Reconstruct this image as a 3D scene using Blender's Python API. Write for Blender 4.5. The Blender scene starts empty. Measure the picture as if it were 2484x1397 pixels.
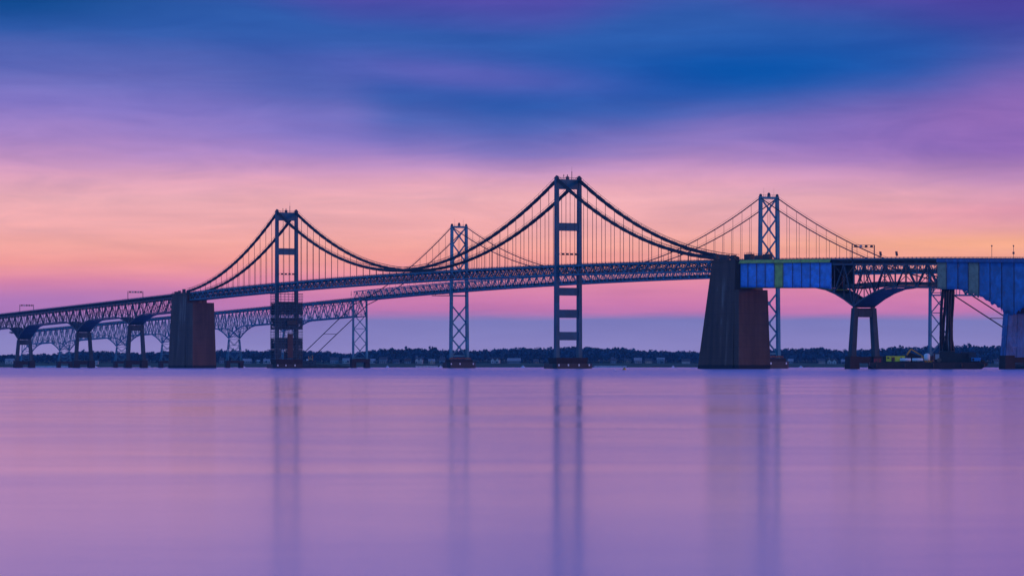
import bpy, math, random
import numpy as np
from mathutils import Vector, Matrix
random.seed(7); rng = np.random.default_rng(7)
sc = bpy.context.scene
C = sc.collection

# ------------------------------------------------------------------ camera
FPX, WPX, HPX = 8190.0, 2484.0, 1397.0
cam_d = bpy.data.cameras.new('camera'); cam = bpy.data.objects.new('camera', cam_d); C.objects.link(cam)
cam.location = (0, 0, 1.3); cam.rotation_euler = (math.radians(90), 0, 0)
cam_d.sensor_width = 36.0; cam_d.lens = 36.0 * FPX / WPX
cam_d.shift_y = (888.5 - HPX / 2) / WPX
cam_d.clip_start = 0.5; cam_d.clip_end = 60000
sc.camera = cam

# ------------------------------------------------------------------ node helpers
def lin(r, g, b):
    f = lambda c: (c / 255 / 12.92) if c / 255 <= .04045 else ((c / 255 + .055) / 1.055) ** 2.4
    return (f(r), f(g), f(b), 1.0)

class NG:
    def __init__(s, tree): s.t = tree; s.n = tree.nodes; s.l = tree.links
    def inp(s, sock, v):
        if isinstance(v, bpy.types.NodeSocket): s.l.new(v, sock)
        elif v is not None: sock.default_value = v
    def math(s, op, a, b=None, c=None, clamp=False):
        n = s.n.new('ShaderNodeMath'); n.operation = op; n.use_clamp = clamp
        for i, v in enumerate((a, b, c)):
            if v is not None: s.inp(n.inputs[i], v)
        return n.outputs[0]
    def mix(s, f, a, b, bt='MIX'):
        n = s.n.new('ShaderNodeMix'); n.data_type = 'RGBA'; n.blend_type = bt; n.clamp_factor = True
        s.inp(n.inputs[0], f); s.inp(n.inputs[6], a); s.inp(n.inputs[7], b)
        return n.outputs[2]
    def comb(s, x, y, z):
        n = s.n.new('ShaderNodeCombineXYZ')
        for i, v in enumerate((x, y, z)): s.inp(n.inputs[i], v)
        return n.outputs[0]
    def sep(s, v):
        n = s.n.new('ShaderNodeSeparateXYZ'); s.l.new(v, n.inputs[0]); return n.outputs
    def noise(s, vec, scale, detail=3, rough=.5, dist=0.0):
        n = s.n.new('ShaderNodeTexNoise'); s.l.new(vec, n.inputs['Vector'])
        n.inputs['Scale'].default_value = scale; n.inputs['Detail'].default_value = detail
        n.inputs['Roughness'].default_value = rough; n.inputs['Distortion'].default_value = dist
        return n.outputs['Fac']
    def ramp(s, f, stops, interp='LINEAR'):
        n = s.n.new('ShaderNodeValToRGB'); s.l.new(f, n.inputs[0]); cr = n.color_ramp; cr.interpolation = interp
        while len(cr.elements) < len(stops): cr.elements.new(0.5)
        for e, (p, c) in zip(cr.elements, stops): e.position = p; e.color = c
        return n.outputs[0]
    def sstep(s, v, a, b):
        n = s.n.new('ShaderNodeMapRange'); n.interpolation_type = 'SMOOTHSTEP'
        s.inp(n.inputs[0], v); n.inputs[1].default_value = a; n.inputs[2].default_value = b
        return n.outputs[0]

# ------------------------------------------------------------------ world: dusk sky with streaked cloud
world = bpy.data.worlds.new('World'); sc.world = world; world.use_nodes = True
g = NG(world.node_tree); g.n.clear()
out = g.n.new('ShaderNodeOutputWorld'); bg = g.n.new('ShaderNodeBackground'); g.l.new(bg.outputs[0], out.inputs[0])
tc = g.n.new('ShaderNodeTexCoord')
dx, dy, dz = g.sep(tc.outputs['Generated'])
az = g.math('ARCTAN2', dx, dy)
el = g.math('ARCTAN2', dz, g.math('SQRT', g.math('ADD', g.math('MULTIPLY', dx, dx), g.math('MULTIPLY', dy, dy))))
A = g.math('DIVIDE', az, .1517)
E0 = g.math('MAXIMUM', g.math('DIVIDE', el, .1085), 0.0)
nv = g.comb(g.math('MULTIPLY', dx, 9.0), g.math('MULTIPLY', dy, 9.0), g.math('MULTIPLY', dz, 95.0))
n1 = g.noise(nv, .55, 4, .5)
n2 = g.noise(g.comb(g.math('MULTIPLY', dx, 40.0), g.math('MULTIPLY', dy, 40.0), g.math('MULTIPLY', dz, 420.0)), .6, 4, .55)
E = g.math('ADD', E0, g.math('MULTIPLY', g.math('SUBTRACT', n1, .5), g.math('MULTIPLY_ADD', g.sstep(E0, .25, .6), .10, .03)))
E = g.math('ADD', E, g.math('MULTIPLY', g.math('SUBTRACT', n2, .5), .024))
AU = g.math('MULTIPLY_ADD', A, .5, .5, clamp=True)
def curve(pts):
    return g.ramp(AU, [((x / 2484.0), (v, v, v, 1)) for x, v in pts], 'EASE')
def layer(col, bound, soft0, soft1, c, k=1.0):
    d = g.math('SUBTRACT', E, bound)
    f = g.sstep(d, -soft0, soft1)
    return g.mix(g.math('MULTIPLY', f, k), col, lin(*c) if isinstance(c, tuple) else c)
stops = [(0, (154,142,197)), (.06, (148,138,196)), (.130, (132,128,188)), (.1525, (204,124,176)), (.175, (217,128,174)),
         (.23, (236,142,165)), (.285, (250,162,152)), (.33, (250,172,160)), (.37, (247,174,170)), (.45, (240,176,182)),
         (.52, (228,166,192)), (.62, (205,150,196))]
col = g.ramp(E, [(p, lin(*c)) for p, c in stops])
def gauss(ca, ce, ra, re, tilt=0.0):
    a = g.math('DIVIDE', g.math('SUBTRACT', A, ca), ra)
    e = g.math('SUBTRACT', g.math('ADD', E0, g.math('MULTIPLY', g.math('SUBTRACT', n1, .5), .09)), ce)
    e = g.math('SUBTRACT', e, g.math('MULTIPLY', g.math('SUBTRACT', A, ca), tilt))
    e = g.math('DIVIDE', e, re)
    return g.math('EXPONENT', g.math('MULTIPLY', g.math('ADD', g.math('MULTIPLY', a, a), g.math('MULTIPLY', e, e)), -1.0))
def over(col, f, c, k=1.0): return g.mix(g.math('MULTIPLY', f, k, clamp=True), col, lin(*c))
col = over(col, gauss(.95, .325, .50, .045, .0), (255, 178, 136), .9)
col = over(col, gauss(.25, .285, .60, .035, .0), (255, 164, 148), .6)
col = over(col, gauss(-1.0, .165, .50, .055, .0), (176, 122, 186), .85)
col = over(col, gauss(1.05, .42, .35, .05, .0), (215, 132, 166), .5)
side = g.sstep(A, .1, 1.0)
lilac = g.mix(side, lin(136, 122, 200), lin(146, 107, 183))
col = layer(col, curve([(0, .60), (500, .585), (900, .56), (1242, .55), (1700, .575), (2100, .545), (2484, .50)]), .10, .12, lilac)
col = layer(col, curve([(0, .80), (420, .795), (800, .745), (1000, .66), (1242, .62), (1500, .645), (1800, .70), (2150, .755), (2484, .85)]), .13, .12, (50, 94, 174))
col = over(col, gauss(.42, .80, .55, .095, .07), (0, 86, 172), .92)
col = over(col, gauss(-.12, .80, .30, .05, -.10), (104, 100, 188), .7)
col = layer(col, curve([(0, 1.10), (500, 1.02), (900, .945), (1300, .93), (1700, 1.0), (2000, .97), (2484, .93)]), .06, .07, (84, 74, 168))
col = over(col, gauss(-.98, .985, .30, .075, 0), (6, 70, 138), .85)
col = over(col, gauss(1.0, .97, .30, .10, 0), (66, 60, 150), .6)
high = g.ramp(g.math('MULTIPLY', E, .07), [(0, lin(84,74,168)), (.10, lin(86,84,172)), (.25, lin(74,86,170)), (1.0, lin(64,84,165))])
col = g.mix(g.sstep(E, 1.02, 1.5), col, high)
# soft mottling and fine streaks through the cloud sheet
n3 = g.noise(g.comb(g.math('MULTIPLY', dx, 22.0), g.math('MULTIPLY', dy, 22.0), g.math('MULTIPLY', dz, 120.0)), 1.0, 5, .6, .7)
col = g.mix(g.sstep(E0, .15, .5), col, g.mix(1.0, col, g.ramp(n3, [(.30, (.87, .90, .95, 1)), (.70, (1.10, 1.07, 1.04, 1))]), 'MULTIPLY'))
col = g.mix(1.0, col, g.ramp(n2, [(.25, (.93, .93, .95, 1)), (.75, (1.06, 1.06, 1.04, 1))]), 'MULTIPLY')
# away from the glow: cooler blue sky, brightened out of view as fill light
turn = g.math('COSINE', g.math('SUBTRACT', az, math.radians(15)))
warm = g.sstep(turn, -.25, .85)
cool = g.ramp(g.math('MULTIPLY', E0, .1), [(0, lin(128,178,240)), (.12, lin(112,168,236)), (.4, lin(80,142,226)), (1.0, lin(58,104,198))])
col = g.mix(warm, cool, col)
g.l.new(col, bg.inputs[0]); bg.inputs[1].default_value = 1.0

# ------------------------------------------------------------------ sun: last red light, low, off to the right
sd = bpy.data.lights.new('sun', 'SUN'); sd.energy = .75; sd.angle = math.radians(14); sd.color = (1.0, .36, .24)
sun = bpy.data.objects.new('sun', sd); C.objects.link(sun)
SUN_AZ, SUN_EL = math.radians(106), math.radians(5)
sun.rotation_euler = Vector((math.sin(SUN_AZ) * math.cos(SUN_EL), math.cos(SUN_AZ) * math.cos(SUN_EL), math.sin(SUN_EL))).to_track_quat('Z', 'Y').to_euler()

sc.view_settings.view_transform = 'Standard'; sc.view_settings.look = 'None'
sc.view_settings.exposure = 0.0; sc.view_settings.gamma = 1.0; sc.view_settings.use_curve_mapping = False
cy = sc.cycles
cy.use_denoising = True; cy.denoiser = 'OPENIMAGEDENOISE'; cy.denoising_input_passes = 'RGB_ALBEDO_NORMAL'
cy.max_bounces = 5; cy.diffuse_bounces = 2; cy.glossy_bounces = 3; cy.volume_bounces = 1; cy.transparent_max_bounces = 12
cy.caustics_reflective = False; cy.caustics_refractive = False

# ------------------------------------------------------------------ materials
MATS = {}
def material(name, col, rough=.6, var=.25, scale=.15, stretch=(1, 1, 1), dark=None, dark_amt=0.0, bump=0.0, bscale=1.0, metal=0.0, rand=0.0):
    m = bpy.data.materials.new(name); m.use_nodes = True; k = NG(m.node_tree)
    b = m.node_tree.nodes['Principled BSDF']
    geo = k.n.new('ShaderNodeNewGeometry'); x, y, z = k.sep(geo.outputs['Position'])
    vec = k.comb(k.math('MULTIPLY', x, stretch[0]), k.math('MULTIPLY', y, stretch[1]), k.math('MULTIPLY', z, stretch[2]))
    nz = k.noise(vec, scale, 5, .6)
    c = tuple(col) + (1.0,)
    lo = tuple(v * (1 - var) for v in col) + (1.0,); hi = tuple(min(1, v * (1 + var)) for v in col) + (1.0,)
    cc = k.mix(k.sstep(nz, .3, .7), lo, hi)
    if rand:
        oi = k.n.new('ShaderNodeObjectInfo')
        cc = k.mix(k.math('MULTIPLY', oi.outputs['Random'], rand), cc, tuple(v * .45 for v in col) + (1.0,))
    if dark is not None:
        n3 = k.noise(vec, scale * 2.7, 6, .65)
        cc = k.mix(k.math('MULTIPLY', k.sstep(n3, .5, .72), dark_amt), cc, tuple(dark) + (1.0,))
    k.l.new(cc, b.inputs['Base Color'])
    b.inputs['Roughness'].default_value = rough; b.inputs['Metallic'].default_value = metal
    if bump:
        bp = k.n.new('ShaderNodeBump'); bp.inputs['Strength'].default_value = bump; bp.inputs['Distance'].default_value = .3
        k.l.new(k.noise(vec, bscale, 4, .6), bp.inputs['Height']); k.l.new(bp.outputs[0], b.inputs['Normal'])
    MATS[name] = m
    return m
material('steel', (.014, .085, .13), .6, .25, .12, dark=(.05, .03, .03), dark_amt=.3)
material('steel_teal', (.028, .20, .27), .6, .25, .12, dark=(.07, .045, .04), dark_amt=.3)
material('approach_steel', (.007, .05, .085), .55, .25, .12, dark=(.05, .03, .03), dark_amt=.35)
material('dark_steel', (.03, .04, .06), .6, .25, .3)
material('cable', (.014, .015, .022), .7, .25, .5)
material('asphalt', (.05, .05, .055), .85, .2, .6)
material('deck_concrete', (.12, .14, .17), .8, .2, .3)
material('black', (.012, .013, .018), .55, .3, .6)
material('hull', (.05, .014, .014), .6, .3, .25, dark=(.09, .03, .02), dark_amt=.5)
material('brown_pier', (.024, .014, .015), .85, .3, .3, (1, 1, .35), dark=(.03, .02, .02), dark_amt=.6)
material('white', (.78, .80, .82), .5, .06, .4)
material('panel_grey', (.34, .38, .42), .6, .2, .3)
material('yellow', (.95, .74, .02), .5, .15, .5, dark=(.2, .12, .02), dark_amt=.4)
material('orange', (.85, .30, .03), .5, .2, .4, dark=(.1, .05, .03), dark_amt=.4)
material('buoy_orange', (.85, .30, .02), .45, .15, 2.0)
material('red', (.42, .03, .03), .55, .2, .5, dark=(.1, .02, .02), dark_amt=.4)
material('rust', (.20, .07, .035), .75, .35, .5, dark=(.05, .02, .02), dark_amt=.5)
material('tarp_blue', (.035, .32, .76), .5, .28, .16, (1, 1, 2.2), dark=(.01, .09, .34), dark_amt=.4, bump=1.0, bscale=.7, rand=.38)
material('tarp_weathered', (.025, .20, .45), .6, .3, .2, (1, 1, 1.4), dark=(.10, .07, .10), dark_amt=.6, bump=1.0, bscale=.7, rand=.4)
material('tarp_grey', (.03, .14, .34), .6, .3, .25, (1, 1, .5), dark=(.05, .05, .12), dark_amt=.6, bump=1.0, bscale=.6, rand=.45)
material('tarp_green', (.46, .52, .10), .6, .2, .2, (1, 1, 1.6), dark=(.16, .15, .05), dark_amt=.5, bump=.8, bscale=.6, rand=.1)
material('tarp_tan', (.33, .28, .17), .65, .2, .2, (1, 1, 1.6), dark=(.14, .08, .06), dark_amt=.5, bump=.8, bscale=.6)
material('tarp_brown', (.06, .03, .035), .8, .3, .3, bump=.5, bscale=.5)
material('scaffold', (.05, .09, .12), .5, .3, .6)
material('grass', (.035, .075, .03), .9, .35, .02, dark=(.09, .08, .04), dark_amt=.3)
material('roof_grey', (.06, .065, .075), .8, .2, .3)
material('roof_pale', (.26, .28, .30), .6, .15, .3)
material('roof_brown', (.05, .035, .03), .8, .2, .3)
material('wall_white', (.46, .47, .48), .7, .08, .2)
material('wall_cream', (.36, .33, .27), .7, .08, .2)
material('wall_blue', (.14, .20, .26), .7, .08, .2)
material('wall_tan', (.20, .16, .12), .7, .08, .2)
material('window_glass', (.02, .03, .05), .12, .2, .3)
material('seawall_stone', (.42, .42, .40), .85, .3, .4)
material('timber', (.12, .09, .07), .85, .3, .8)
material('hazed_leaf', (.007, .060, .115), .9, .45, .035)  # blue of the distant haze is put into the foliage colour
# concrete with rain streaks, pale runs and a dark tide band
def concrete(name, col, pale):
    m = bpy.data.materials.new(name); m.use_nodes = True; k = NG(m.node_tree); b = m.node_tree.nodes['Principled BSDF']
    geo = k.n.new('ShaderNodeNewGeometry'); x, y, z = k.sep(geo.outputs['Position'])
    v = k.comb(x, y, k.math('MULTIPLY', z, .06)); v2 = k.comb(x, y, z)
    s1 = k.noise(v, .16, 5, .55); s2 = k.noise(v2, .12, 5, .6)
    lo = tuple(c * .68 for c in col) + (1,); hi = tuple(c * 1.3 for c in col) + (1,)
    cc = k.mix(k.sstep(s1, .3, .72), lo, hi)
    cc = k.mix(k.math('MULTIPLY', k.sstep(s2, .45, .75), .45), cc, tuple(c * .45 for c in col) + (1,))
    run = k.math('MULTIPLY', k.sstep(s1, .54, .70), k.sstep(k.noise(v2, .06, 2), .46, .58))
    cc = k.mix(k.math('MULTIPLY', run, .9), cc, tuple(pale) + (1,))
    lift = k.math('FRACT', k.math('MULTIPLY', z, 1 / 6.1))
    cc = k.mix(k.math('MULTIPLY', k.sstep(lift, .965, .985), .5), cc, tuple(c * .3 for c in col) + (1,))
    tide = k.sstep(k.math('ADD', z, k.math('MULTIPLY', s1, 1.2)), 3.2, 2.3)
    cc = k.mix(k.math('MULTIPLY', tide, .93), cc, (.008, .008, .01, 1))
    k.l.new(cc, b.inputs['Base Color']); b.inputs['Roughness'].default_value = .88
    bp = k.n.new('ShaderNodeBump'); bp.inputs['Strength'].default_value = .5; bp.inputs['Distance'].default_value = .15
    k.l.new(k.noise(v2, .8, 5, .65), bp.inputs['Height']); k.l.new(bp.outputs[0], b.inputs['Normal'])
    MATS[name] = m
concrete('concrete', (.115, .05, .032), (.26, .18, .14))
concrete('concrete_pier', (.05, .065, .075), (.13, .12, .12))
# netting: half the light goes straight through
m = bpy.data.materials.new('netting'); m.use_nodes = True; k = NG(m.node_tree); b = m.node_tree.nodes['Principled BSDF']
b.inputs['Base Color'].default_value = (.02, .04, .055, 1); b.inputs['Roughness'].default_value = .9
geo = k.n.new('ShaderNodeNewGeometry')
k.l.new(k.sstep(k.noise(geo.outputs['Position'], .35, 4, .6), .28, .52), b.inputs['Alpha']); MATS['netting'] = m
# water: wind-roughened, smoothed by a long exposure
m = bpy.data.materials.new('water'); m.use_nodes = True; k = NG(m.node_tree); b = m.node_tree.nodes['Principled BSDF']
geo = k.n.new('ShaderNodeNewGeometry'); x, y, z = k.sep(geo.outputs['Position'])
wn = k.noise(k.comb(k.math('MULTIPLY', x, .035), k.math('MULTIPLY', y, .055), 0.0), 1.0, 5, .55, .6)
wn2 = k.noise(k.comb(k.math('MULTIPLY', x, .12), k.math('MULTIPLY', y, .55), 3.0), 1.0, 4, .6)
far_r = k.math('MULTIPLY', k.sstep(y, 220.0, 620.0), .10)
rg = k.math('ADD', k.math('ADD', .118, far_r), k.math('ADD', k.math('MULTIPLY', k.sstep(wn, .25, .75), .05), k.math('MULTIPLY', k.sstep(wn2, .30, .72), .006)))
b.inputs['Base Color'].default_value = (.18, .35, .74, 1); b.inputs['IOR'].default_value = 2.0  # base colour lifted to stand in for sky reflection lost to roughness
k.l.new(rg, b.inputs['Roughness'])
b.inputs['Coat Weight'].default_value = 1.0; b.inputs['Coat IOR'].default_value = 2.0; k.l.new(rg, b.inputs['Coat Roughness'])
MATS['water'] = m

# ------------------------------------------------------------------ object helpers
def tag(o, label=None, cat=None, group=None, kind=None):
    if label: o['label'] = label
    if cat: o['category'] = cat
    if group: o['group'] = group
    if kind: o['kind'] = kind
    return o
def empty(name, loc=(0, 0, 0), rz=0.0):
    o = bpy.data.objects.new(name, None); C.objects.link(o); o.location = loc; o.rotation_euler = (0, 0, rz); return o
CUBE_V = [(x, y, z) for x in (-.5, .5) for y in (-.5, .5) for z in (-.5, .5)]
CUBE_F = [(0, 1, 3, 2), (4, 6, 7, 5), (0, 4, 5, 1), (2, 3, 7, 6), (0, 2, 6, 4), (1, 5, 7, 3)]
CUBES = {}
def cube(mat):
    if mat not in CUBES:
        me = bpy.data.meshes.new('bar_' + mat); me.from_pydata(CUBE_V, [], CUBE_F); me.materials.append(MATS[mat]); CUBES[mat] = me
    return CUBES[mat]
def link(name, me, parent=None, mw=None):
    o = bpy.data.objects.new(name, me); C.objects.link(o); o.parent = parent
    if mw is not None: o.matrix_local = mw
    return o
def frame(p, q):
    p, q = Vector(p), Vector(q); d = q - p; L = d.length; d = d / L
    side = Vector((0, 0, 1)).cross(d)
    side = Vector((0, 1, 0)) if side.length < 1e-4 else side.normalized()
    up = d.cross(side)
    return p, q, d, side, up, L
def bar(name, parent, p, q, a, b, mat):
    """box from p to q, a wide, b deep; shares the unit cube of its material"""
    p, q, d, side, up, L = frame(p, q); c = (p + q) / 2
    mw = Matrix(((d.x * L, side.x * a, up.x * b, c.x), (d.y * L, side.y * a, up.y * b, c.y), (d.z * L, side.z * a, up.z * b, c.z), (0, 0, 0, 1)))
    return link(name, cube(mat), parent, mw)
def box(name, parent, c, s, mat, rz=0.0):
    return link(name, cube(mat), parent, Matrix.Translation(c) @ Matrix.Rotation(rz, 4, 'Z') @ Matrix.Diagonal((s[0], s[1], s[2], 1)))
class MB:
    def __init__(s): s.v = []; s.f = []
    def add(s, v, f):
        n = len(s.v); s.v += [tuple(p) for p in v]; s.f += [tuple(i + n for i in t) for t in f]; return s
    def box(s, c, d): return s.add([(c[0] + x * d[0], c[1] + y * d[1], c[2] + z * d[2]) for x, y, z in CUBE_V], CUBE_F)
    def bar(s, p, q, a, b):
        p, q, d, side, up, L = frame(p, q); c = (p + q) / 2
        return s.add([c + d * L * x + side * a * y + up * b * z for x, y, z in CUBE_V], CUBE_F)
    def frustum(s, z0, z1, r0, r1, n=4):
        """r0, r1 = (x0,x1,y0,y1)"""
        v = [(r[i], r[j], z) for r, z in ((r0, z0), (r1, z1)) for i, j in ((0, 2), (1, 2), (1, 3), (0, 3))]
        return s.add(v, [(0, 3, 2, 1), (4, 5, 6, 7), (0, 1, 5, 4), (1, 2, 6, 5), (2, 3, 7, 6), (3, 0, 4, 7)])
    def prism(s, pts0, pts1):
        n = len(pts0)
        return s.add(list(pts0) + list(pts1), [tuple(range(n))[::-1], tuple(range(n, 2 * n))] + [(i, (i + 1) % n, (i + 1) % n + n, i + n) for i in range(n)])
    def tube(s, pts, r, n=8, caps=True):
        pts = [Vector(p) for p in pts]; rr = r if hasattr(r, '__len__') else [r] * len(pts); v = []; f = []
        for i, p in enumerate(pts):
            t = (pts[min(i + 1, len(pts) - 1)] - pts[max(i - 1, 0)]).normalized()
            a = Vector((0, 0, 1)).cross(t); a = Vector((1, 0, 0)) if a.length < 1e-4 else a.normalized(); b = t.cross(a)
            v += [p + (a * math.cos(2 * math.pi * j / n) + b * math.sin(2 * math.pi * j / n)) * rr[i] for j in range(n)]
        for i in range(len(pts) - 1):
            for j in range(n): f.append((i * n + j, i * n + (j + 1) % n, (i + 1) * n + (j + 1) % n, (i + 1) * n + j))
        if caps: f += [tuple(range(n))[::-1], tuple(range((len(pts) - 1) * n, len(pts) * n))]
        return s.add(v, f)
    def sweep(s, path, prof):
        """path: [(x,z)], prof: closed [(y,z)] swept along x"""
        n = len(prof); v = [(x, py, z + pz) for x, z in path for py, pz in prof]; f = []
        for i in range(len(path) - 1):
            for j in range(n): f.append((i * n + j, i * n + (j + 1) % n, (i + 1) * n + (j + 1) % n, (i + 1) * n + j))
        f += [tuple(range(n)), tuple(range((len(path) - 1) * n, len(path) * n))[::-1]]
        return s.add(v, f)
    def build(s, name, mat, parent=None, smooth=False, mw=None):
        me = bpy.data.meshes.new(name); me.from_pydata([tuple(p) for p in s.v], [], s.f)
        for mm in (mat if isinstance(mat, (list, tuple)) else [mat]): me.materials.append(MATS[mm])
        if smooth: me.polygons.foreach_set('use_smooth', [True] * len(me.polygons))
        me.update(); return link(name, me, parent, mw)
def rect(y0, y1, z0, z1): return [(y0, z0), (y1, z0), (y1, z1), (y0, z1)]

# ------------------------------------------------------------------ water
m = MB(); R = 6400
xs = [-R, -1500, -600, -200, 0, 200, 600, 1500, R]; ys = [-900, 0, 100, 400, 1000, 2000, 3000, 4500, 8000]
m.v = [(x, y, 0) for y in ys for x in xs]; nx = len(xs)
m.f = [(j * nx + i, j * nx + i + 1, (j + 1) * nx + i + 1, (j + 1) * nx + i) for j in range(len(ys) - 1) for i in range(nx - 1)]
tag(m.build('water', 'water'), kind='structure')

# ------------------------------------------------------------------ far shore land
def shore_y(x): return 4700 + 26 * math.sin(x / 190.0) + 14 * math.sin(x / 67.0 + 1) + 0.00006 * x * x * (1 if x < 0 else .3)
def land_z(x, d):       # d metres inland
    pts = [(-30, -1.2), (0, -.3), (4, 1.6), (12, 2.6), (45, 4.2), (85, 6.0), (130, 7.0), (300, 9), (900, 14), (3000, 18)]
    return float(np.interp(d, [p[0] for p in pts], [p[1] for p in pts])) + .5 * math.sin(x / 31.0 + d / 40.0) * min(1, max(0, d) / 30)
m = MB(); gx = np.arange(-3000, 3001, 20.0); gd = [-30, 0, 4, 12, 25, 45, 65, 85, 105, 130, 180, 300, 500, 900, 3000]
m.v = [(x, shore_y(x) + d, land_z(x, d)) for d in gd for x in gx]; nx = len(gx)
m.f = [(j * nx + i, j * nx + i + 1, (j + 1) * nx + i + 1, (j + 1) * nx + i) for j in range(len(gd) - 1) for i in range(nx - 1)]
tag(m.build('far_shore_land', 'grass', smooth=True), kind='structure')

# ------------------------------------------------------------------ bridges
TH = math.atan2(.9103, -.414)
O = Vector((34.3, 2068.0, 0)); VV = Vector((.9103, .414, 0))
near = empty('suspension_bridge', O, TH)
tag(near, 'blue grey suspension bridge with plain strutted towers, thick cables and concrete anchorages', 'bridge')
far = empty('suspension_bridge', O + VV * 140, TH)
tag(far, 'older teal suspension bridge with cross-braced towers and lattice steel piers behind the other bridge', 'bridge')
# bridge frame: x = along the bridge away from the camera, y = towards the camera's left side, z = up

def near_rail(s):
    t = s - 245
    if t < 0: return 65.2 - 2.13e-5 * t * t
    return 65.2 - 2.1e-5 * t * t if t < 420 else 65.2 - 2.1e-5 * 420 ** 2 - (t - 420) * .01764
def far_bc(s):
    t = abs(s - 245)
    return 59.4 - 2.2e-5 * t * t if t < 440 else 59.4 - 2.2e-5 * 440 ** 2 - (t - 440) * .0182
def far_rail(s): return far_bc(s) + 2.5

def deck_parts(br, s0, s1, rail, half, mat_deck):
    path = [(float(s), rail(float(s)) - 1.1) for s in np.arange(s0, s1 + .1, 10.0)]
    d = MB().sweep(path, rect(-half, half, -.45, 0)).build('road_deck', mat_deck, br)
    for k in (-1, 1):
        y0, y1 = sorted((k * (half - .35), k * half))
        MB().sweep(path, rect(y0, y1, .003, .62)).build('parapet', 'deck_concrete', d)
        r = MB().sweep(path, rect(k * (half - .2) - .06, k * (half - .2) + .06, 1.0, 1.12))
        s = s0 + 2.0
        while s < s1:
            z = rail(s) - 1.1
            r.box((s, k * (half - .2), z + .88), (.22, .16, .62)); s += 4.06
        r.build('railing', 'dark_steel', d)
    for y in (-half * .66, -half * .22, half * .22, half * .66):
        MB().sweep(path, rect(y - .15, y + .15, -1.15, -.453)).build('stringer', 'dark_steel', d)
    return d

def suspended_truss(br, s0, s1, top, bot, half, n, mat, a=.42, chord=.62, sw=.42):
    ss = np.linspace(s0, s1, n + 1)
    t = MB()
    for y in (-half, half):
        t.sweep([(float(s), top(s)) for s in ss], rect(y - chord / 2, y + chord / 2, -chord / 2, chord / 2))
        t.sweep([(float(s), bot(s)) for s in ss], rect(y - chord / 2, y + chord / 2, -chord / 2, chord / 2))
    t = t.build('stiffening_truss', mat, br)
    for y in (half, -half):
        for i in range(n + 1):
            s = float(ss[i])
            bar('vertical', t, (s, y, bot(s) + .3), (s, y, top(s) - .3), a * .6, a * .6, mat)
            if i < n:
                s2 = float(ss[i + 1])
                p, q = ((s, y, bot(s) + .2), (s2, y, top(s2) - .2)) if i % 2 == 0 else ((s, y, top(s) - .2), (s2, y, bot(s2) + .2))
                bar('diagonal', t, p, q, a, a, mat)
    for i in range(0, n + 1):
        s = float(ss[i])
        bar('floor_beam', t, (s, -half + .35, bot(s)), (s, half - .35, bot(s)), .4, .8, mat)
        bar('sway_brace', t, (s, -half + .3, bot(s) + .4), (s, half - .3, top(s) - .9), sw, sw, 'dark_steel')  # braces take a darker steel than the chords, painting in interior shade
        bar('sway_brace', t, (s, half - .3, bot(s) + .4), (s, -half + .3, top(s) - .9), sw, sw, 'dark_steel')
        if i < n:
            s2 = float(ss[i + 1]); k = 1 if i % 2 else -1
            bar('lateral_brace', t, (s, -k * (half - .4), bot(s) - .1), (s2, k * (half - .4), bot(s2) - .1), .3, .3, mat)
    return t

def haunch(d, mid, pier, reach=40.0):
    return mid + (pier - mid) * max(0.0, 1 - d / reach) ** 1.7

def deck_truss(br, s0, s1, rail, half, chord_drop, d0, d1, mid, mat, soffit=None, a=.55, panel=9.75, sway=True):
    """haunched deck truss between supports at s0<s1; d0, d1 depth below the rail at each end"""
    n = max(4, 2 * round((s1 - s0) / panel / 2)); ss = [float(v) for v in np.linspace(s0, s1, n + 1)]
    top = [rail(s) - chord_drop for s in ss]
    bot = [rail(s) - max(haunch(s - s0, mid, d0), haunch(s1 - s, mid, d1)) for s in ss]
    t = MB()
    for y in (half, -half):
        t.sweep(list(zip(ss, top)), rect(y - .35, y + .35, -.4, .4))
        for i in range(n): t.bar((ss[i], y, bot[i]), (ss[i + 1], y, bot[i + 1]), .75, .85)
    t = t.build('deck_truss', mat, br)
    for y in (half, -half):
        for i in range(n + 1):
            bar('vertical', t, (ss[i], y, bot[i] + .3), (ss[i], y, top[i] - .3), a * .6, a * .6, mat)
            if i < n:
                up = i % 2 == 0
                p = (ss[i], y, bot[i] if up else top[i]); q = (ss[i + 1], y, top[i + 1] if up else bot[i + 1])
                bar('diagonal', t, p, q, a, a, mat)
                mx = (p[0] + q[0]) / 2; mz = (p[2] + q[2]) / 2
    for i in range(n + 1):
        bar('floor_beam', t, (ss[i], -half - .8, top[i] + .9), (ss[i], half + .8, top[i] + .9), .4, 1.1, mat)
        if i % 2 == 0:
            bar('sway_brace', t, (ss[i], -half, bot[i] + .4), (ss[i], half, top[i] - .4), .3, .3, mat)
            bar('sway_brace', t, (ss[i], half, bot[i] + .4), (ss[i], -half, top[i] - .4), .3, .3, mat)
        if i < n:
            if soffit:
                p0 = Vector((ss[i], 0, bot[i] - .62)); p1 = Vector((ss[i + 1], 0, bot[i + 1] - .62)); g_ = (p1 - p0).normalized() * .06
                bar('soffit_panel', t, p0 + g_, p1 - g_, 2 * half - .1, .16, soffit)
            else:
                for k in (-1, 1):
                    bar('lateral_brace', t, (ss[i], -k * half, bot[i]), (ss[i + 1], k * half, bot[i + 1]), .36, .36, mat)
    return t, list(zip(ss, bot))

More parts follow.
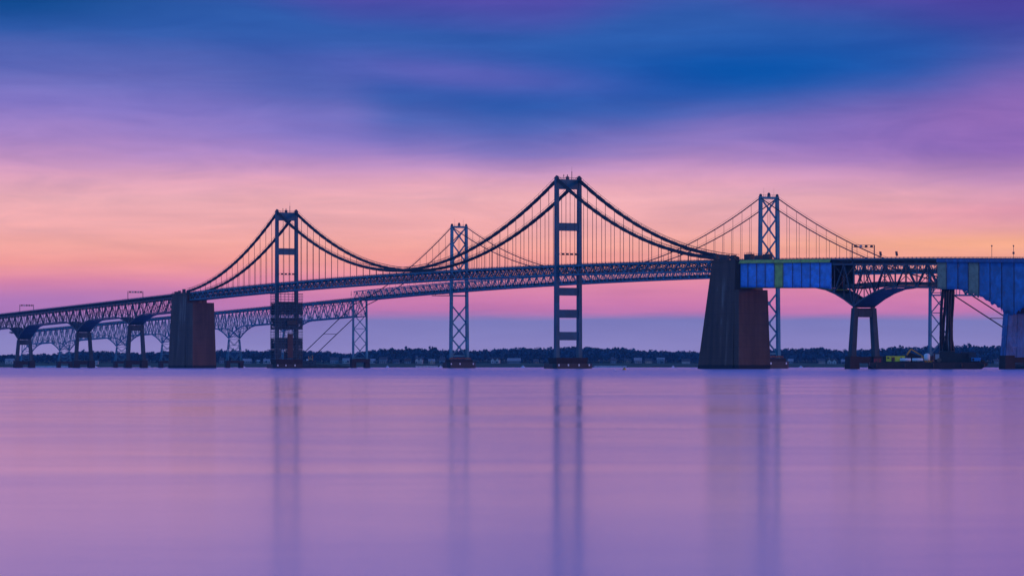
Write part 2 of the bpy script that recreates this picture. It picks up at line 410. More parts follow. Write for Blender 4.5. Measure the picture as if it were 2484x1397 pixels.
def cable_path(pts, n=26):
    """list of (s0,z0,s1,z1,sag) -> points"""
    r = []
    for s0, z0, s1, z1, sag in pts:
        for i in range(n + 1):
            t = i / n
            r.append((s0 + (s1 - s0) * t, z0 + (z1 - z0) * t - 4 * sag * t * (1 - t)))
    return r
def cz(pts, s):
    for s0, z0, s1, z1, sag in pts:
        if s0 <= s <= s1:
            t = (s - s0) / (s1 - s0); return z0 + (z1 - z0) * t - 4 * sag * t * (1 - t)

# ---------- near bridge
NT, NC = 6.45, 7.25                                   # truss and cable half widths
deck_parts(near, -680, 1330, near_rail, 6.2, 'asphalt')
n_top = lambda s: near_rail(s) - 1.55
n_bot = lambda s: near_rail(s) - 6.75
suspended_truss(near, -203, -3.2, n_top, n_bot, NT, 32, 'steel_teal')
suspended_truss(near, -3.0, 491, n_top, n_bot, NT, 80, 'steel_teal')
suspended_truss(near, 491.2, 689, n_top, n_bot, NT, 32, 'steel_teal')
NCAB = [(-206, 61.6, 0, 115.6, 10.2), (0, 115.6, 488, 115.6, 49.2), (488, 115.6, 693, 61.2, 10.2)]
def near_tower(s, label_extra=None):
    t = MB().box((s, 0, 112.6), (2.2, 13.2, 6.0)).build('tower', 'steel', near)
    for y in (-7.65, 7.65):
        lg = MB().frustum(6.6, 116.0, (s - 1.75, s + 1.75, y - 1.2, y + 1.2), (s - 1.35, s + 1.35, y - 1.02, y + 1.02)).build('leg', 'steel', t)
        MB().box((s, y, 116.5), (3.4, 1.7, 1.0)).add([(s - 1.5, y - .6, 117), (s + 1.5, y - .6, 117), (s + 1.5, y + .6, 117), (s - 1.5, y + .6, 117), (s, y - .5, 118.0), (s, y + .5, 118.0)],
             [(0, 1, 4), (2, 3, 5), (1, 2, 5, 4), (3, 0, 4, 5), (0, 3, 2, 1)]).build('cable_saddle', 'dark_steel', t)
    for z0, z1 in ((84.2, 89.0), (44.6, 49.4), (31.0, 36.0), (17.3, 22.4)):
        MB().box((s, 0, (z0 + z1) / 2), (2.0, 13.2, z1 - z0)).build('strut', 'steel', t)
    r = MB()
    for y in np.arange(-6, 6.1, 1.5): r.box((s + 1.0, y, 116.2), (.12, .12, 1.2)); r.box((s - 1.0, y, 116.2), (.12, .12, 1.2))
    for x in (-1.0, 1.0): r.box((s + x, 0, 116.75), (.1, 12.4, .1))
    r.build('railing', 'dark_steel', t)
    MB().tube([(s, -2.6, 115.6), (s, -2.6, 120.6)], [.22, .2], 6).tube([(s, -2.6, 120.6), (s, -2.6, 123.5)], [.07, .04], 5).build('antenna', 'dark_steel', t)
    MB().tube([(s, 2.9, 115.6), (s, 2.9, 118.8)], .12, 6).box((s, 2.9, 118.0), (.4, .4, .7)).build('antenna', 'dark_steel', t)
    MB().box((s, .4, 116.5), (1.4, 1.6, 1.8)).tube([(s, .4, 117.4), (s, .4, 118.6)], .3, 8).build('beacon', 'dark_steel', t)
    p = MB().frustum(3.0, 6.6, (s - 5.6, s + 5.6, -10.2, 10.2), (s - 6.2, s + 6.2, -10.8, 10.8)).build('tower_pier', 'brown_pier', near)
    f = MB(); L_, W_ = 13.4, 8.2
    f.prism([(s - W_, -L_ + 2, -.6), (s - W_ + 2, -L_, -.6), (s + W_ - 2, -L_, -.6), (s + W_, -L_ + 2, -.6), (s + W_, L_ - 2, -.6), (s + W_ - 2, L_, -.6), (s - W_ + 2, L_, -.6), (s - W_, L_ - 2, -.6)],
            [(s - W_, -L_ + 2, 3.0), (s - W_ + 2, -L_, 3.0), (s + W_ - 2, -L_, 3.0), (s + W_, -L_ + 2, 3.0), (s + W_, L_ - 2, 3.0), (s + W_ - 2, L_, 3.0), (s - W_ + 2, L_, 3.0), (s - W_, L_ - 2, 3.0)])
    f.build('fender', 'black', p)
    for y in (-10.5, -3.6, 3.6, 10.0): box('reflector_board', p, (s - 8.24, y, 2.1), (.06, .9, 1.2), 'white')
    return t
near_tower(0); near_tower(488)
for y in (NC, -NC):
    pts = cable_path(NCAB, 160); rad = []
    for s, z in pts:
        rad.append(.92 + .22 * abs(math.sin(math.pi * (s % 12.2) / 12.2)))
    c = MB().tube([(s, y, z) for s, z in pts], rad, 8).build('main_cable', 'cable', near, smooth=True)
    for k in (-.75, .75):
        MB().tube([(s, y + k, z + 2.0) for s, z in cable_path(NCAB, 40)], .11, 4).build('hand_rope', 'cable', c)
    po = MB()
    for s in np.arange(-200, 690, 6.1):
        z = cz(NCAB, float(s))
        for k in (-.75, .75): po.box((float(s), y + k, z + 1.1), (.1, .1, 1.9))
    tag(po.build('rope_stanchion', 'cable', c), kind='stuff')
    spots = [float(s) for s in np.arange(12.2, 487, 12.2)] + [-12.4 * i for i in range(1, 16)] + [488 + 12.4 * i for i in range(1, 16)]
    for s in spots:
        z = cz(NCAB, s); zb = n_top(s) + .1
        if z - zb > 1.2: MB().tube([(s, y, zb), (s, y, z - .3)], .17, 5).build('hanger', 'cable', near)

# anchorages
def anchorage(s_tall0, s_tall1, s_low0, s_low1, taper_lo, low_top, rough_top):
    b = MB()
    b.frustum(-1.0, rough_top, (s_tall0 - taper_lo[0], s_tall1 + taper_lo[1], -10.6, 10.6), (s_tall0, s_tall1, -8.2, 8.2))
    a = b.build('anchorage', 'concrete', near)
    MB().frustum(-1.0, low_top, (s_low0 - taper_lo[2], s_low1 + .5, -9.9, 9.9), (s_low0, s_low1, -8.9, 8.9)).build('front_block', 'concrete', a)
    MB().box(((s_tall0 + s_tall1) / 2, 0, rough_top + .45), (s_tall1 - s_tall0 + .8, 17.2, .9)).build('coping', 'concrete', a)
    return a
an_r = anchorage(-231.5, -204, -237, -231.3, (1.0, 13.0, 1.5), 43.2, 59.2)
an_l = anchorage(691, 729, 675, 691.2, (1.0, 2.0, 2.5), 51.8, 59.0)
for a_, rows in ((an_r, [(-207.5, 8.0, 60.1, 3.2, 1.6, 2.9), (-217, 8.0, 60.1, 9.5, 1.7, 2.6), (-228, 8.0, 60.1, 3.6, 1.6, 2.2)]), (an_l, [(712, 8.0, 59.9, 3.0, 1.5, 2.0), (701, 8.0, 59.9, 4.2, 1.5, 3.0), (720, 8.0, 59.9, 6.0, 1.2, 1.4)])):
    for s, y, z, l, w, h in rows:
        e = MB().box((s, y - .6, z + h / 2), (l, w, h)); e.box((s, y - .6, z + h + .08), (l + .3, w + .3, .16)); e.build('equipment_cabin', 'black', a_)
    r = MB(); s0, s1 = (-231, -204) if a_ is an_r else (692, 728)
    zt = 60.1 if a_ is an_r else 59.9
    for s in np.arange(s0, s1 + .1, 2.2): r.box((float(s), 8.45, zt + .6), (.12, .12, 1.2))
    r.box(((s0 + s1) / 2, 8.45, zt + 1.15), (s1 - s0, .1, .12)); r.box(((s0 + s1) / 2, 8.45, zt + .6), (s1 - s0, .1, .1))
    r.build('railing', 'dark_steel', a_)
MB().box((-237.35, -3.4, 11.4), (.1, 1.5, 4.2)).build('access_door', 'black', an_r)

# near approach spans and piers
def near_pier(s, d):
    top = near_rail(s) - d - .9
    p = MB().box((s, 0, top - 2.4), (3.0, 8.0, 4.6)).build('pier', 'concrete_pier', near)
    for k in (-1, 1):
        MB().add([(s - 1.9, k * 7 - 1.4, 6.5), (s + 1.9, k * 7 - 1.4, 6.5), (s + 1.9, k * 7 + 1.4, 6.5), (s - 1.9, k * 7 + 1.4, 6.5),
                  (s - 1.6, k * 5.3 - 1.25, top), (s + 1.6, k * 5.3 - 1.25, top), (s + 1.6, k * 5.3 + 1.25, top), (s - 1.6, k * 5.3 + 1.25, top)],
                 [(0, 3, 2, 1), (4, 5, 6, 7), (0, 1, 5, 4), (1, 2, 6, 5), (2, 3, 7, 6), (3, 0, 4, 7)]).build('column', 'concrete_pier', p)
        MB().frustum(-1, 6.5, (s - 2.9, s + 2.9, k * 7 - 2.9, k * 7 + 2.9), (s - 2.6, s + 2.6, k * 7 - 2.6, k * 7 + 2.6)).build('footing', 'brown_pier', p)
        MB().box((s, k * 5.3, top + .35), (1.8, 1.6, .7)).build('bearing', 'dark_steel', p)
    MB().box((s, 0, 4.6), (3.2, 8.6, 3.2)).build('tie_beam', 'brown_pier', p)
dL = 23.5; midL = 14.4
deck_truss(near, 729.5, 847, near_rail, 6.0, 3.6, midL, 21.5, midL, 'approach_steel', 'approach_steel')
deck_truss(near, 847.3, 994, near_rail, 6.0, 3.6, 21.5, 23.6, midL, 'approach_steel', 'approach_steel')
deck_truss(near, 994.3, 1179, near_rail, 6.0, 3.6, 23.6, 25.5, 13.8, 'approach_steel', 'approach_steel')
deck_truss(near, 1179.3, 1320, near_rail, 6.0, 3.6, 25.5, 25.0, 13.6, 'approach_steel', 'approach_steel')
for s, d in ((847.15, 21.5), (994.15, 23.6), (1179.15, 25.5), (1320, 25)): near_pier(s, d)
deck_truss(near, -356, -237.2, near_rail, 6.0, 3.6, 25.2, 15.4, 15.4, 'approach_steel', 'approach_steel')
deck_truss(near, -502, -356.3, near_rail, 6.0, 3.6, 26.5, 25.2, 15.0, 'approach_steel', 'approach_steel')
deck_truss(near, -648, -502.3, near_rail, 6.0, 3.6, 25, 26.5, 15.0, 'approach_steel', 'approach_steel')
for s, d in ((-356.15, 25.2), (-502.15, 26.5), (-648, 25)): near_pier(s, d)

# ---------- far bridge
FT, FC = 5.7, 6.0
deck_parts(far, -400, 1700, far_rail, 5.2, 'asphalt')
f_top = lambda s: far_bc(s) + 7.0
suspended_truss(far, -201, -.2, f_top, far_bc, FT, 32, 'steel_teal', a=.45, chord=.75, sw=.2)
suspended_truss(far, 0, 488, f_top, far_bc, FT, 80, 'steel_teal', a=.45, chord=.75, sw=.2)
suspended_truss(far, 488.2, 689, f_top, far_bc, FT, 32, 'steel_teal', a=.45, chord=.75, sw=.2)
FCAB = [(-201, 51.5, 0, 107.3, 6.0), (0, 107.3, 488, 107.3, 40.6), (488, 107.3, 689, 51.5, 6.0)]
for y in (FC, -FC):
    bk = [(-335, 2.5), (-201, 51.5)]; fw = [(689, 51.5), (832, 2.5)]
    pts = bk[:1] + cable_path(FCAB, 60) + fw[1:]
    c = MB().tube([(s, y, z) for s, z in pts], .36, 8).build('main_cable', 'cable', far, smooth=True)
    MB().tube([(s, y, z + 1.4) for s, z in cable_path(FCAB, 40) if z > far_bc(s) + 8], .07, 4).build('hand_rope', 'cable', c)
    for s in [float(v) for v in np.arange(12.2, 487, 12.2)] + [-12.4 * i for i in range(1, 16)] + [488 + 12.4 * i for i in range(1, 16)]:
        z = cz(FCAB, s); zb = f_top(s)
        if z - zb > 1.0: MB().tube([(s, y, zb), (s, y, z - .2)], .12, 5).build('hanger', 'cable', far)
for s in (-265, 757):
    z = float(np.interp(s, [-335, -201], [2.5, 51.5])) if s < 0 else float(np.interp(s, [689, 832], [51.5, 2.5]))
    bar('cable_tie', far, (s, -FC, z), (s, FC, z), .4, .4, 'cable')
def far_tower(s):
    zb, zt = 6.5, 108
    hw = lambda z: 6.85 + (5.9 - 6.85) * (z - zb) / (zt - zb)
    t = MB().box((s, 0, 107.2), (1.4, 10.2, 1.5)).build('tower', 'steel_teal', far)
    for k in (-1, 1):
        MB().add([(s - 1.2, k * hw(zb) - 1.05, zb), (s + 1.2, k * hw(zb) - 1.05, zb), (s + 1.2, k * hw(zb) + 1.05, zb), (s - 1.2, k * hw(zb) + 1.05, zb),
                  (s - 1.0, k * hw(zt) - .95, zt), (s + 1.0, k * hw(zt) - .95, zt), (s + 1.0, k * hw(zt) + .95, zt), (s - 1.0, k * hw(zt) + .95, zt)],
                 [(0, 3, 2, 1), (4, 5, 6, 7), (0, 1, 5, 4), (1, 2, 6, 5), (2, 3, 7, 6), (3, 0, 4, 7)]).build('leg', 'steel_teal', t)
        MB().tube([(s, k * hw(zt), zt), (s, k * hw(zt), zt + 1.0), (s, k * hw(zt), zt + 1.7)], [1.1, 1.0, .5], 8).build('finial', 'dark_steel', t)
    lv = [9.7, 22.2, 34.7, 47.2, 55.5]; up = [68.0, 81.2, 94.2, 106.4]
    for seq in (lv, up):
        for a_, b_ in zip(seq[:-1], seq[1:]):
            if b_ - a_ < 9: continue
            ya, yb = hw(a_) - .9, hw(b_) - .9
            bar('cross_brace', t, (s + .32, -ya, a_), (s + .32, yb, b_), .55, 1.0, 'steel_teal'); bar('cross_brace', t, (s - .32, ya, a_), (s - .32, -yb, b_), .55, 1.0, 'steel_teal')
            box('gusset', t, (s, 0, (a_ + b_) / 2), (1.3, 2.0, 2.4), 'steel_teal')
    for z in (9.3, 55.0): bar('strut', t, (s, -hw(z) + .9, z), (s, hw(z) - .9, z), .8, 1.1, 'steel_teal')
    r = MB()
    for y in np.arange(-5, 5.1, 1.25): r.box((s, y, 108.6), (.12, .12, 1.3))
    r.box((s, 0, 109.2), (.1, 10, .1)).build('railing', 'dark_steel', t)
    MB().box((s, 0, 108.5), (1.2, 1.4, 1.1)).tube([(s, 0, 109), (s, 0, 109.9), (s, 0, 110.6)], [.9, 1.0, .3], 8).build('beacon', 'dark_steel', t)
    for y in (-3.6, 3.6): MB().tube([(s, y, 107.9), (s, y, 113.5)], [.08, .03], 5).build('antenna', 'dark_steel', t)
    p = MB().frustum(4.4, 6.5, (s - 5.0, s + 5.0, -9.6, 9.6), (s - 5.0, s + 5.0, -9.2, 9.2)).build('tower_pier', 'brown_pier', far)
    q = MB()
    W_, L_ = 6.4, 11.8
    pr = [(s - W_, -L_ + 2), (s - W_ + 2, -L_), (s + W_ - 2, -L_), (s + W_, -L_ + 2), (s + W_, L_ - 2), (s + W_ - 2, L_), (s - W_ + 2, L_), (s - W_, L_ - 2)]
    q.prism([(a_, b_, -.6) for a_, b_ in pr], [(a_, b_, 4.4) for a_, b_ in pr]).build('fender', 'black', p)
    for y in (-9.0, 2.0, 9.2): box('reflector_board', p, (s - W_ - .04, y, 3.2), (.06, .9, 1.2), 'white')
    for i in range(9):
        y = -8.2 + i * 2.0
        MB().box((s - 3.6, y, 6.5 + .8), (.18, .18, 1.6)).box((s - 3.6, y + 1.0, 7.3 + .3 * (i % 2)), (.4, 1.7, .9)).build('guard_rail', 'rust', p)
far_tower(0); far_tower(488)
def far_bent(s):
    zt = far_bc(s) - .4
    b = MB().box((s, 0, 6.0), (6.0, 15.6, 2.6)).build('bent', 'brown_pier', far)
    for k in (-1, 1):
        MB().frustum(7.3, zt, (s - .9, s + .9, k * 6.0 - .75, k * 6.0 + .75), (s - .7, s + .7, k * 5.8 - .6, k * 5.8 + .6)).build('leg', 'steel_teal', b)
        MB().frustum(-1, 4.7, (s - 2.3, s + 2.3, k * 6 - 2.1, k * 6 + 2.1), (s - 2.1, s + 2.1, k * 6 - 1.9, k * 6 + 1.9)).build('footing', 'brown_pier', b)
    for a_, b_ in ((8.4, 20), (20, 32), (32, 43.5)):
        bar('cross_brace', b, (s + .2, -5.4, a_), (s + .2, 5.4, b_), .35, .6, 'steel_teal'); bar('cross_brace', b, (s - .2, 5.4, a_), (s - .2, -5.4, b_), .35, .6, 'steel_teal')
    for z in (8.2, 32, 43.6): bar('strut', b, (s, -5.3, z), (s, 5.3, z), .5, .5, 'steel_teal')
    for z0, z1 in ((43.8, zt),):
        bar('cross_brace', b, (s + .2, -5.4, z0), (s + .2, 0, z1), .4, .5, 'steel_teal'); bar('cross_brace', b, (s - .2, 5.4, z0), (s - .2, 0, z1), .4, .5, 'steel_teal')
far_bent(690.3); far_bent(-202.3)
def far_pier(s, d):
    top = far_rail(s) - d - .6
    p = MB().box((s, 0, 5.4), (6.6, 16.4, 2.2)).build('pier', 'brown_pier', far)
    for k in (-1, 1):
        MB().box((s, k * 6.4, 1.6), (5.4, 3.4, 5.3)).build('footing', 'brown_pier', p)
    legs = {}
    for i in (-1, 1):
        for k in (-1, 1):
            lo = Vector((s + i * 2.4, k * 6.6, 6.5)); hi = Vector((s + i * 1.3, k * 4.9, top)); legs[i, k] = (lo, hi)
            bar('leg', p, lo, hi, .7, .7, 'steel_teal')
    at = lambda i, k, f: legs[i, k][0].lerp(legs[i, k][1], f)
    lv = [.02, .40, .70, .98]
    for a_, b_ in zip(lv[:-1], lv[1:]):
        for i in (-1, 1):
            mid = (at(i, -1, a_) + at(i, 1, a_)) / 2
            bar('cross_brace', p, at(i, -1, b_), mid, .32, .32, 'steel_teal'); bar('cross_brace', p, at(i, 1, b_), mid, .32, .32, 'steel_teal')
            bar('strut', p, at(i, -1, b_), at(i, 1, b_), .4, .4, 'steel_teal')
        for k in (-1, 1):
            bar('cross_brace', p, at(-1, k, a_), at(1, k, b_), .28, .28, 'steel_teal'); bar('strut', p, at(-1, k, b_), at(1, k, b_), .35, .35, 'steel_teal')
fp = [(854, 23.5), (993, 25.5), (1180, 25.5), (1320, 25.0), (1512, 25.0), (1652, 24.5)]
prev, pd = 690.6, 15.2
for s, d in fp:
    deck_truss(far, prev, s - .15, far_rail, 5.2, 2.1, pd, d, 15.4, 'steel_teal', None, a=.52)
    far_pier(s, d); prev, pd = s + .15, d
deck_truss(far, -365, -202.6, far_rail, 5.2, 2.1, 24, 15.2, 15.4, 'steel_teal', None, a=.52); far_pier(-365.2, 24)
for s in (838, -340):
    MB().frustum(-1, 5.0, (s - 9, s + 9, -10, 10), (s - 7, s + 7, -9, 9)).build('cable_anchor_block', 'brown_pier', far)

def NW(s, w, z):       # near bridge frame to world
    return near.matrix_basis @ Vector((s, -w, z))
near_m = Matrix.Translation(O) @ Matrix.Rotation(TH, 4, 'Z')
def at_near(s, y, z=0.0): return near_m @ Vector((s, y, z))

# ------------------------------------------------------------------ things on the bridges
def gantry(s, ztop, label, pattern):
    z0 = near_rail(s) - 1.1
    e = empty('sign_gantry', at_near(s, 0, z0), TH); h = ztop - z0
    for y in (-6.6, 6.6):
        MB().box((0, y, h / 2 - .35), (.42, .42, h + .7)).box((0, y, -.2), (.9, .9, .5)).build('post', 'dark_steel', e)
    b = MB()
    for z in (h - 1.25, h - .05):
        b.box((0, 0, z), (.28, 13.6, .2))
    b.build('beam', 'dark_steel', e)
    for i, c in enumerate(pattern):
        y = -4.8 + 9.6 * i / (len(pattern) - 1)
        MB().box((-.25, y, h - .65), (.3, 1.5, 1.0)).build('signal_panel', {'k': 'black', 'w': 'panel_grey', 'r': 'rust'}[c], e)
    tag(e, label, 'sign gantry', 'lane signal gantries over the nearer bridge')
gantry(1171, 58.5, 'dark lane signal gantry with reddish panels over the low end of the approach deck', 'rkkwr')
gantry(848, 64.4, 'dark lane signal gantry standing above the pier next to the slim stained anchorage', 'kwkwr')
gantry(-355.5, 64.0, 'large dark lane signal gantry on the deck beside the two tilted road signs', 'kkwk')
for s, nm in ((0, 'dark signal beam hung between the legs of the tower without scaffold'), (488, 'dark signal beam hung between the legs of the scaffolded tower')):
    e = empty('signal_beam', at_near(s - 2.2, 0, 69.2), TH)
    MB().box((0, 0, .1), (.2, 13.4, .16)).box((0, 0, 1.2), (.2, 13.4, .16)).build('beam', 'dark_steel', e)
    for i in range(4): MB().box((-.2, -4.4 + 2.95 * i, .65), (.3, 1.8, .9)).build('signal_panel', 'black', e)
    for y in (-6.55, 6.55): MB().box((1.0, y, .65), (2.2, .2, .3)).build('bracket', 'dark_steel', e)
    tag(e, nm, 'signal', 'signal beams between tower legs')
for s, y, lab in ((-363, -5.9, 'tilted roadside sign board next to the large gantry post'), (-379, -5.9, 'tilted roadside sign board standing alone beyond the large gantry')):
    e = empty('road_sign', at_near(s, y, near_rail(s) - 1.1), TH)
    MB().box((0, 0, 1.6), (.14, .14, 3.2)).build('post', 'dark_steel', e)
    MB().add([(-.05, -.9, 1.9), (-.05, .5, 1.9), (-.05, .9, 4.2), (-.05, -.5, 4.2), (.05, -.9, 1.9), (.05, .5, 1.9), (.05, .9, 4.2), (.05, -.5, 4.2)], [(0, 1, 2, 3), (7, 6, 5, 4), (0, 4, 5, 1), (1, 5, 6, 2), (2, 6, 7, 3), (3, 7, 4, 0)]).build('board', 'dark_steel', e)
    tag(e, lab, 'road sign', 'tilted signs on the deck')
for s, big, lab in ((-487, 0, 'slim camera pole with single round head on the deck above blue sheeting'), (-506, 1, 'slim pole with round head and cabinet on the deck above blue sheeting')):
    e = empty('camera_pole', at_near(s, 5.9, near_rail(s) - .45), TH)
    MB().tube([(0, 0, 0), (0, 0, 5.6)], .11, 6).build('pole', 'dark_steel', e)
    MB().tube([(0, 0, 5.4), (0, 0, 5.7), (0, 0, 6.0), (0, 0, 6.2)], [.15, .38, .34, .1], 8).build('camera_head', 'dark_steel', e)
    if big: MB().box((0, 0, 2.4), (.6, .8, 1.1)).build('cabinet', 'dark_steel', e)
    tag(e, lab, 'pole')
e = empty('signal_mast', O + VV * 140 + (near_m.to_3x3() @ Vector((697, 5.0, far_rail(697) - .5))), TH)
MB().tube([(0, 0, 0), (0, 0, 6.0)], .1, 6).build('pole', 'dark_steel', e); MB().box((0, 0, 3.0), (.5, .5, 1.0)).build('lamp_head', 'dark_steel', e); MB().box((0, 0, 4.6), (.4, .4, .7)).build('lamp_head', 'dark_steel', e)
tag(e, 'thin signal mast on the older bridge where its approach meets the stiffening truss', 'mast')
# maintenance traveller under the far bridge
e = empty('maintenance_platform', O + VV * 140 + (near_m.to_3x3() @ Vector((520, 0, 0))), TH)
MB().box((0, 0, 55.6), (2.4, 17, .5)).build('platform', 'dark_steel', e)
for y in (-5.7, 5.7): MB().box((0, y, 56.9), (.3, .3, 2.3)).build('hanger_arm', 'dark_steel', e)
r = MB()
for y in np.arange(-8, 8.1, 2): r.box((1.1, y, 56.3), (.1, .1, 1.0)); r.box((-1.1, y, 56.3), (.1, .1, 1.0))
r.box((1.1, 0, 56.8), (.1, 16.6, .1)); r.box((-1.1, 0, 56.8), (.1, 16.6, .1)); r.build('guard_rail', 'dark_steel', e)
tag(e, 'narrow maintenance platform hung under the cross-braced bridge beside its tower', 'platform')

# equipment containers on the deck beyond the anchorage
for s, l, h, lab in ((-240, 7.5, 3.6, 'tall dark equipment trailer parked on the deck against the big anchorage'), (-251, 6.0, 2.8, 'low dark equipment trailer parked between two others on the deck'), (-261, 7.0, 3.4, 'dark open-frame equipment trailer parked over the first blue sheets')):
    e = empty('equipment_trailer', at_near(s, 4.3, near_rail(s) - 1.1), TH)
    MB().box((0, 0, .7 + (h - .7) / 2), (l, 2.3, h - .7)).build('body', 'black', e)
    for x in (-l * .3, l * .3):
        for y in (-1.0, 1.0): MB().tube([(x, y - .14, .45), (x, y + .14, .45)], .45, 10).build('wheel', 'black', e)
    r = MB()
    for x in np.linspace(-l / 2 + .1, l / 2 - .1, 4):
        for y in (-1.0, 1.0): r.box((float(x), y, h + .45), (.12, .12, .9))
    for y in (-1.0, 1.0): r.box((0, y, h + .85), (l, .12, .12))
    r.build('roof_rack', 'dark_steel', e)
    tag(e, lab, 'trailer', 'equipment trailers on the deck')

# ------------------------------------------------------------------ painting enclosures (sheeted spans)
def sheet(name, parent, s0, s1, ztop, zbot, y, mat, ragged=0.0, ny=9, nx=7, belly=.22, lean=0.0):
    """one tarpaulin panel: slightly bellied and wrinkled, with a thickness; ztop/zbot functions of s"""
    m = MB(); sg = 1 if y > 0 else -1
    ph = random.random() * 9
    for side in (0, 1):
        for j in range(ny):
            for i in range(nx):
                fx, fz = i / (nx - 1), j / (ny - 1); s = s0 + .05 + (s1 - s0 - .10) * fx
                zb = zbot(s) - (ragged * random.choice((0, 0, .3, 1, .5)) if (j == 0 and side == 0) else 0)
                if side == 1 and j == 0: zb = m.v[i][2]
                z = zb + (ztop(s) - zb) * fz
                d = belly * math.sin(math.pi * fx) * (.4 + .6 * math.sin(math.pi * fz)) + .07 * math.sin(ph + fx * 11 + fz * 4) * math.sin(fz * 9 + ph) * (0 < i < nx - 1)
                m.v.append((s, y + sg * (d - .05 * side + lean * (1 - fz)), z))
    N = nx * ny
    for side in (0, 1):
        for j in range(ny - 1):
            for i in range(nx - 1):
                a = side * N + j * nx + i; q = (a, a + 1, a + nx + 1, a + nx); m.f.append(q if (side == 0) == (sg < 0) else q[::-1])
    for i in range(nx - 1):
        m.f.append((i, i + 1, N + i + 1, N + i)); k2 = (ny - 1) * nx + i; m.f.append((k2, k2 + 1, N + k2 + 1, N + k2))
    for j in range(ny - 1):
        a = j * nx; m.f.append((a, a + nx, N + a + nx, N + a)); a = j * nx + nx - 1; m.f.append((a, a + nx, N + a + nx, N + a))
    return m.build(name, mat, parent, smooth=True)
def local_thing(name, s, z):
    e = empty(name, at_near(s, 0, z), TH)
    off = empty('x') if False else None
    return e
def shifted(e, s, z):
    """move the children of e, built in bridge coordinates, so that e can sit at (s,0,z)"""
    for c in e.children: c.location = c.location - Vector((s, 0, z))
bounds = [-234.5, -243.5, -253.3, -263.1, -273.2, -282.8, -293.2, -303.0, -312.3, -322.4, -334.5]
e1 = empty('paint_enclosure', at_near(-284, 0, 43.5), TH)
tag(e1, 'bright blue tarpaulin enclosure with one olive panel and olive skirt beside the massive anchorage', 'tarpaulin enclosure')
ztop = lambda s: near_rail(s) - 2.75
zb1 = lambda s: near_rail(s) - 15.75 - max(0, (-325 - s)) * .10
for i in range(10):
    for y in (6.75, -6.75):
        o = sheet('sheet_panel', e1, bounds[i + 1], bounds[i], ztop, zb1, y, 'tarp_brown' if (y < 0 and i > 5) else 'tarp_green' if i == 4 else 'tarp_blue')
    for y in (7.02, -7.02): bar('batten', e1, (bounds[i], y, zb1(bounds[i])), (bounds[i], y, ztop(bounds[i])), .2, .1, 'tarp_brown')
    n_ = MB()
    a0, a1 = bounds[i + 1] + .05, bounds[i] - .05
    n_.sweep([(a0, zb1(a0)), (a1, zb1(a1))], rect(-6.7, 6.7, -.35, -.28)).build('floor_sheet', 'tarp_green', e1)
    for y in (7.05, -7.05):
        sheet('skirt_panel', e1, a0 - .04, a1 + .04, lambda s: near_rail(s) - .75, lambda s: near_rail(s) - 2.7, y, 'tarp_green', ny=4, nx=9, belly=.15, lean=.9)
shifted(e1, -284, 43.5)
b2 = [-438.7, -447.5, -458.1, -467.5, -477.1, -487.0, -497.2, -508.0, -518.5, -529, -540]
def zb2(s):
    d = abs(s + 505); return near_rail(s) - haunch(d, 15.6, 27.5, 48) - .3
e2 = empty('paint_enclosure', at_near(-489, 0, 38), TH)
tag(e2, 'weathered blue tarpaulin enclosure with tan panels and ragged hem round an arched span', 'tarpaulin enclosure')
for i in range(10):
    for y in (6.75, -6.75):
        o = sheet('sheet_panel', e2, b2[i + 1], b2[i], ztop, zb2, y, {0: 'tarp_tan', 3: 'tarp_tan'}.get(i, 'tarp_weathered'), ragged=0 if i < 3 else 1.5, nx=9)
    a0, a1 = b2[i + 1] + .05, b2[i] - .05
    for y in (7.02, -7.02): bar('batten', e2, (b2[i], y, zb2(b2[i])), (b2[i], y, ztop(b2[i])), .2, .1, 'tarp_brown')
    for y in (7.05, -7.05): sheet('skirt_panel', e2, a0 - .04, a1 + .04, lambda s: near_rail(s) - .75, lambda s: near_rail(s) - 2.7, y, 'tarp_grey', ny=4, nx=9, belly=.15, lean=.4)
    MB().sweep([(a0, zb2(a0)), (a1, zb2(a1))], rect(-6.7, 6.7, .1, .18)).build('floor_sheet', 'tarp_brown', e2)
shifted(e2, -489, 38)
e3 = empty('pier_wrap', at_near(-502.15, 0, 6.5), TH)
tag(e3, 'pale blue tarpaulin wrapped round a whole pier under the ragged enclosure', 'pier wrapping')
def wrapw(z): return 7 + (5.3 - 7) * (z - 6.5) / 22
zl = [5.6, 10.5, 15.4, 20.4, 26.6]
for a_, b_ in zip(zl[:-1], zl[1:]):
    for k in (-1, 1):
        for j in range(3):
            w0 = lambda z: k * (wrapw(z) + 2.3)
            sx0 = -504.4 + j * 1.5
            p = [(sx0 + .03, w0(a_), a_ + .03), (sx0 + 1.47, w0(a_) + k * .12, a_ + .03), (sx0 + 1.47, w0(b_), b_ - .03), (sx0 + .03, w0(b_) + k * .1, b_ - .03)]
            MB().prism(p, [(x, y - k * .06, z) for x, y, z in p]).build('sheet_panel', 'tarp_grey', e3)
        for sx in (-504.5, -499.9):
            n3_ = 6
            for j in range(n3_):
                u0, u1 = -1 + 2 * j / n3_, -1 + 2 * (j + 1) / n3_
                if (u0 + u1) * k < 0: continue
                f_ = lambda u, z: u * (wrapw(z) + 2.25)
                dd = .12 * (-1) ** j
                p = [(sx, f_(u0, a_) + .03, a_ + .03), (sx + dd, f_(u1, a_) - .03, a_ + .03), (sx, f_(u1, b_) - .03, b_ - .03), (sx + dd, f_(u0, b_) + .03, b_ - .03)]
                MB().prism(p, [(x + .06, y, z) for x, y, z in p]).build('sheet_panel', 'tarp_grey', e3)
shifted(e3, -502.15, 6.5)
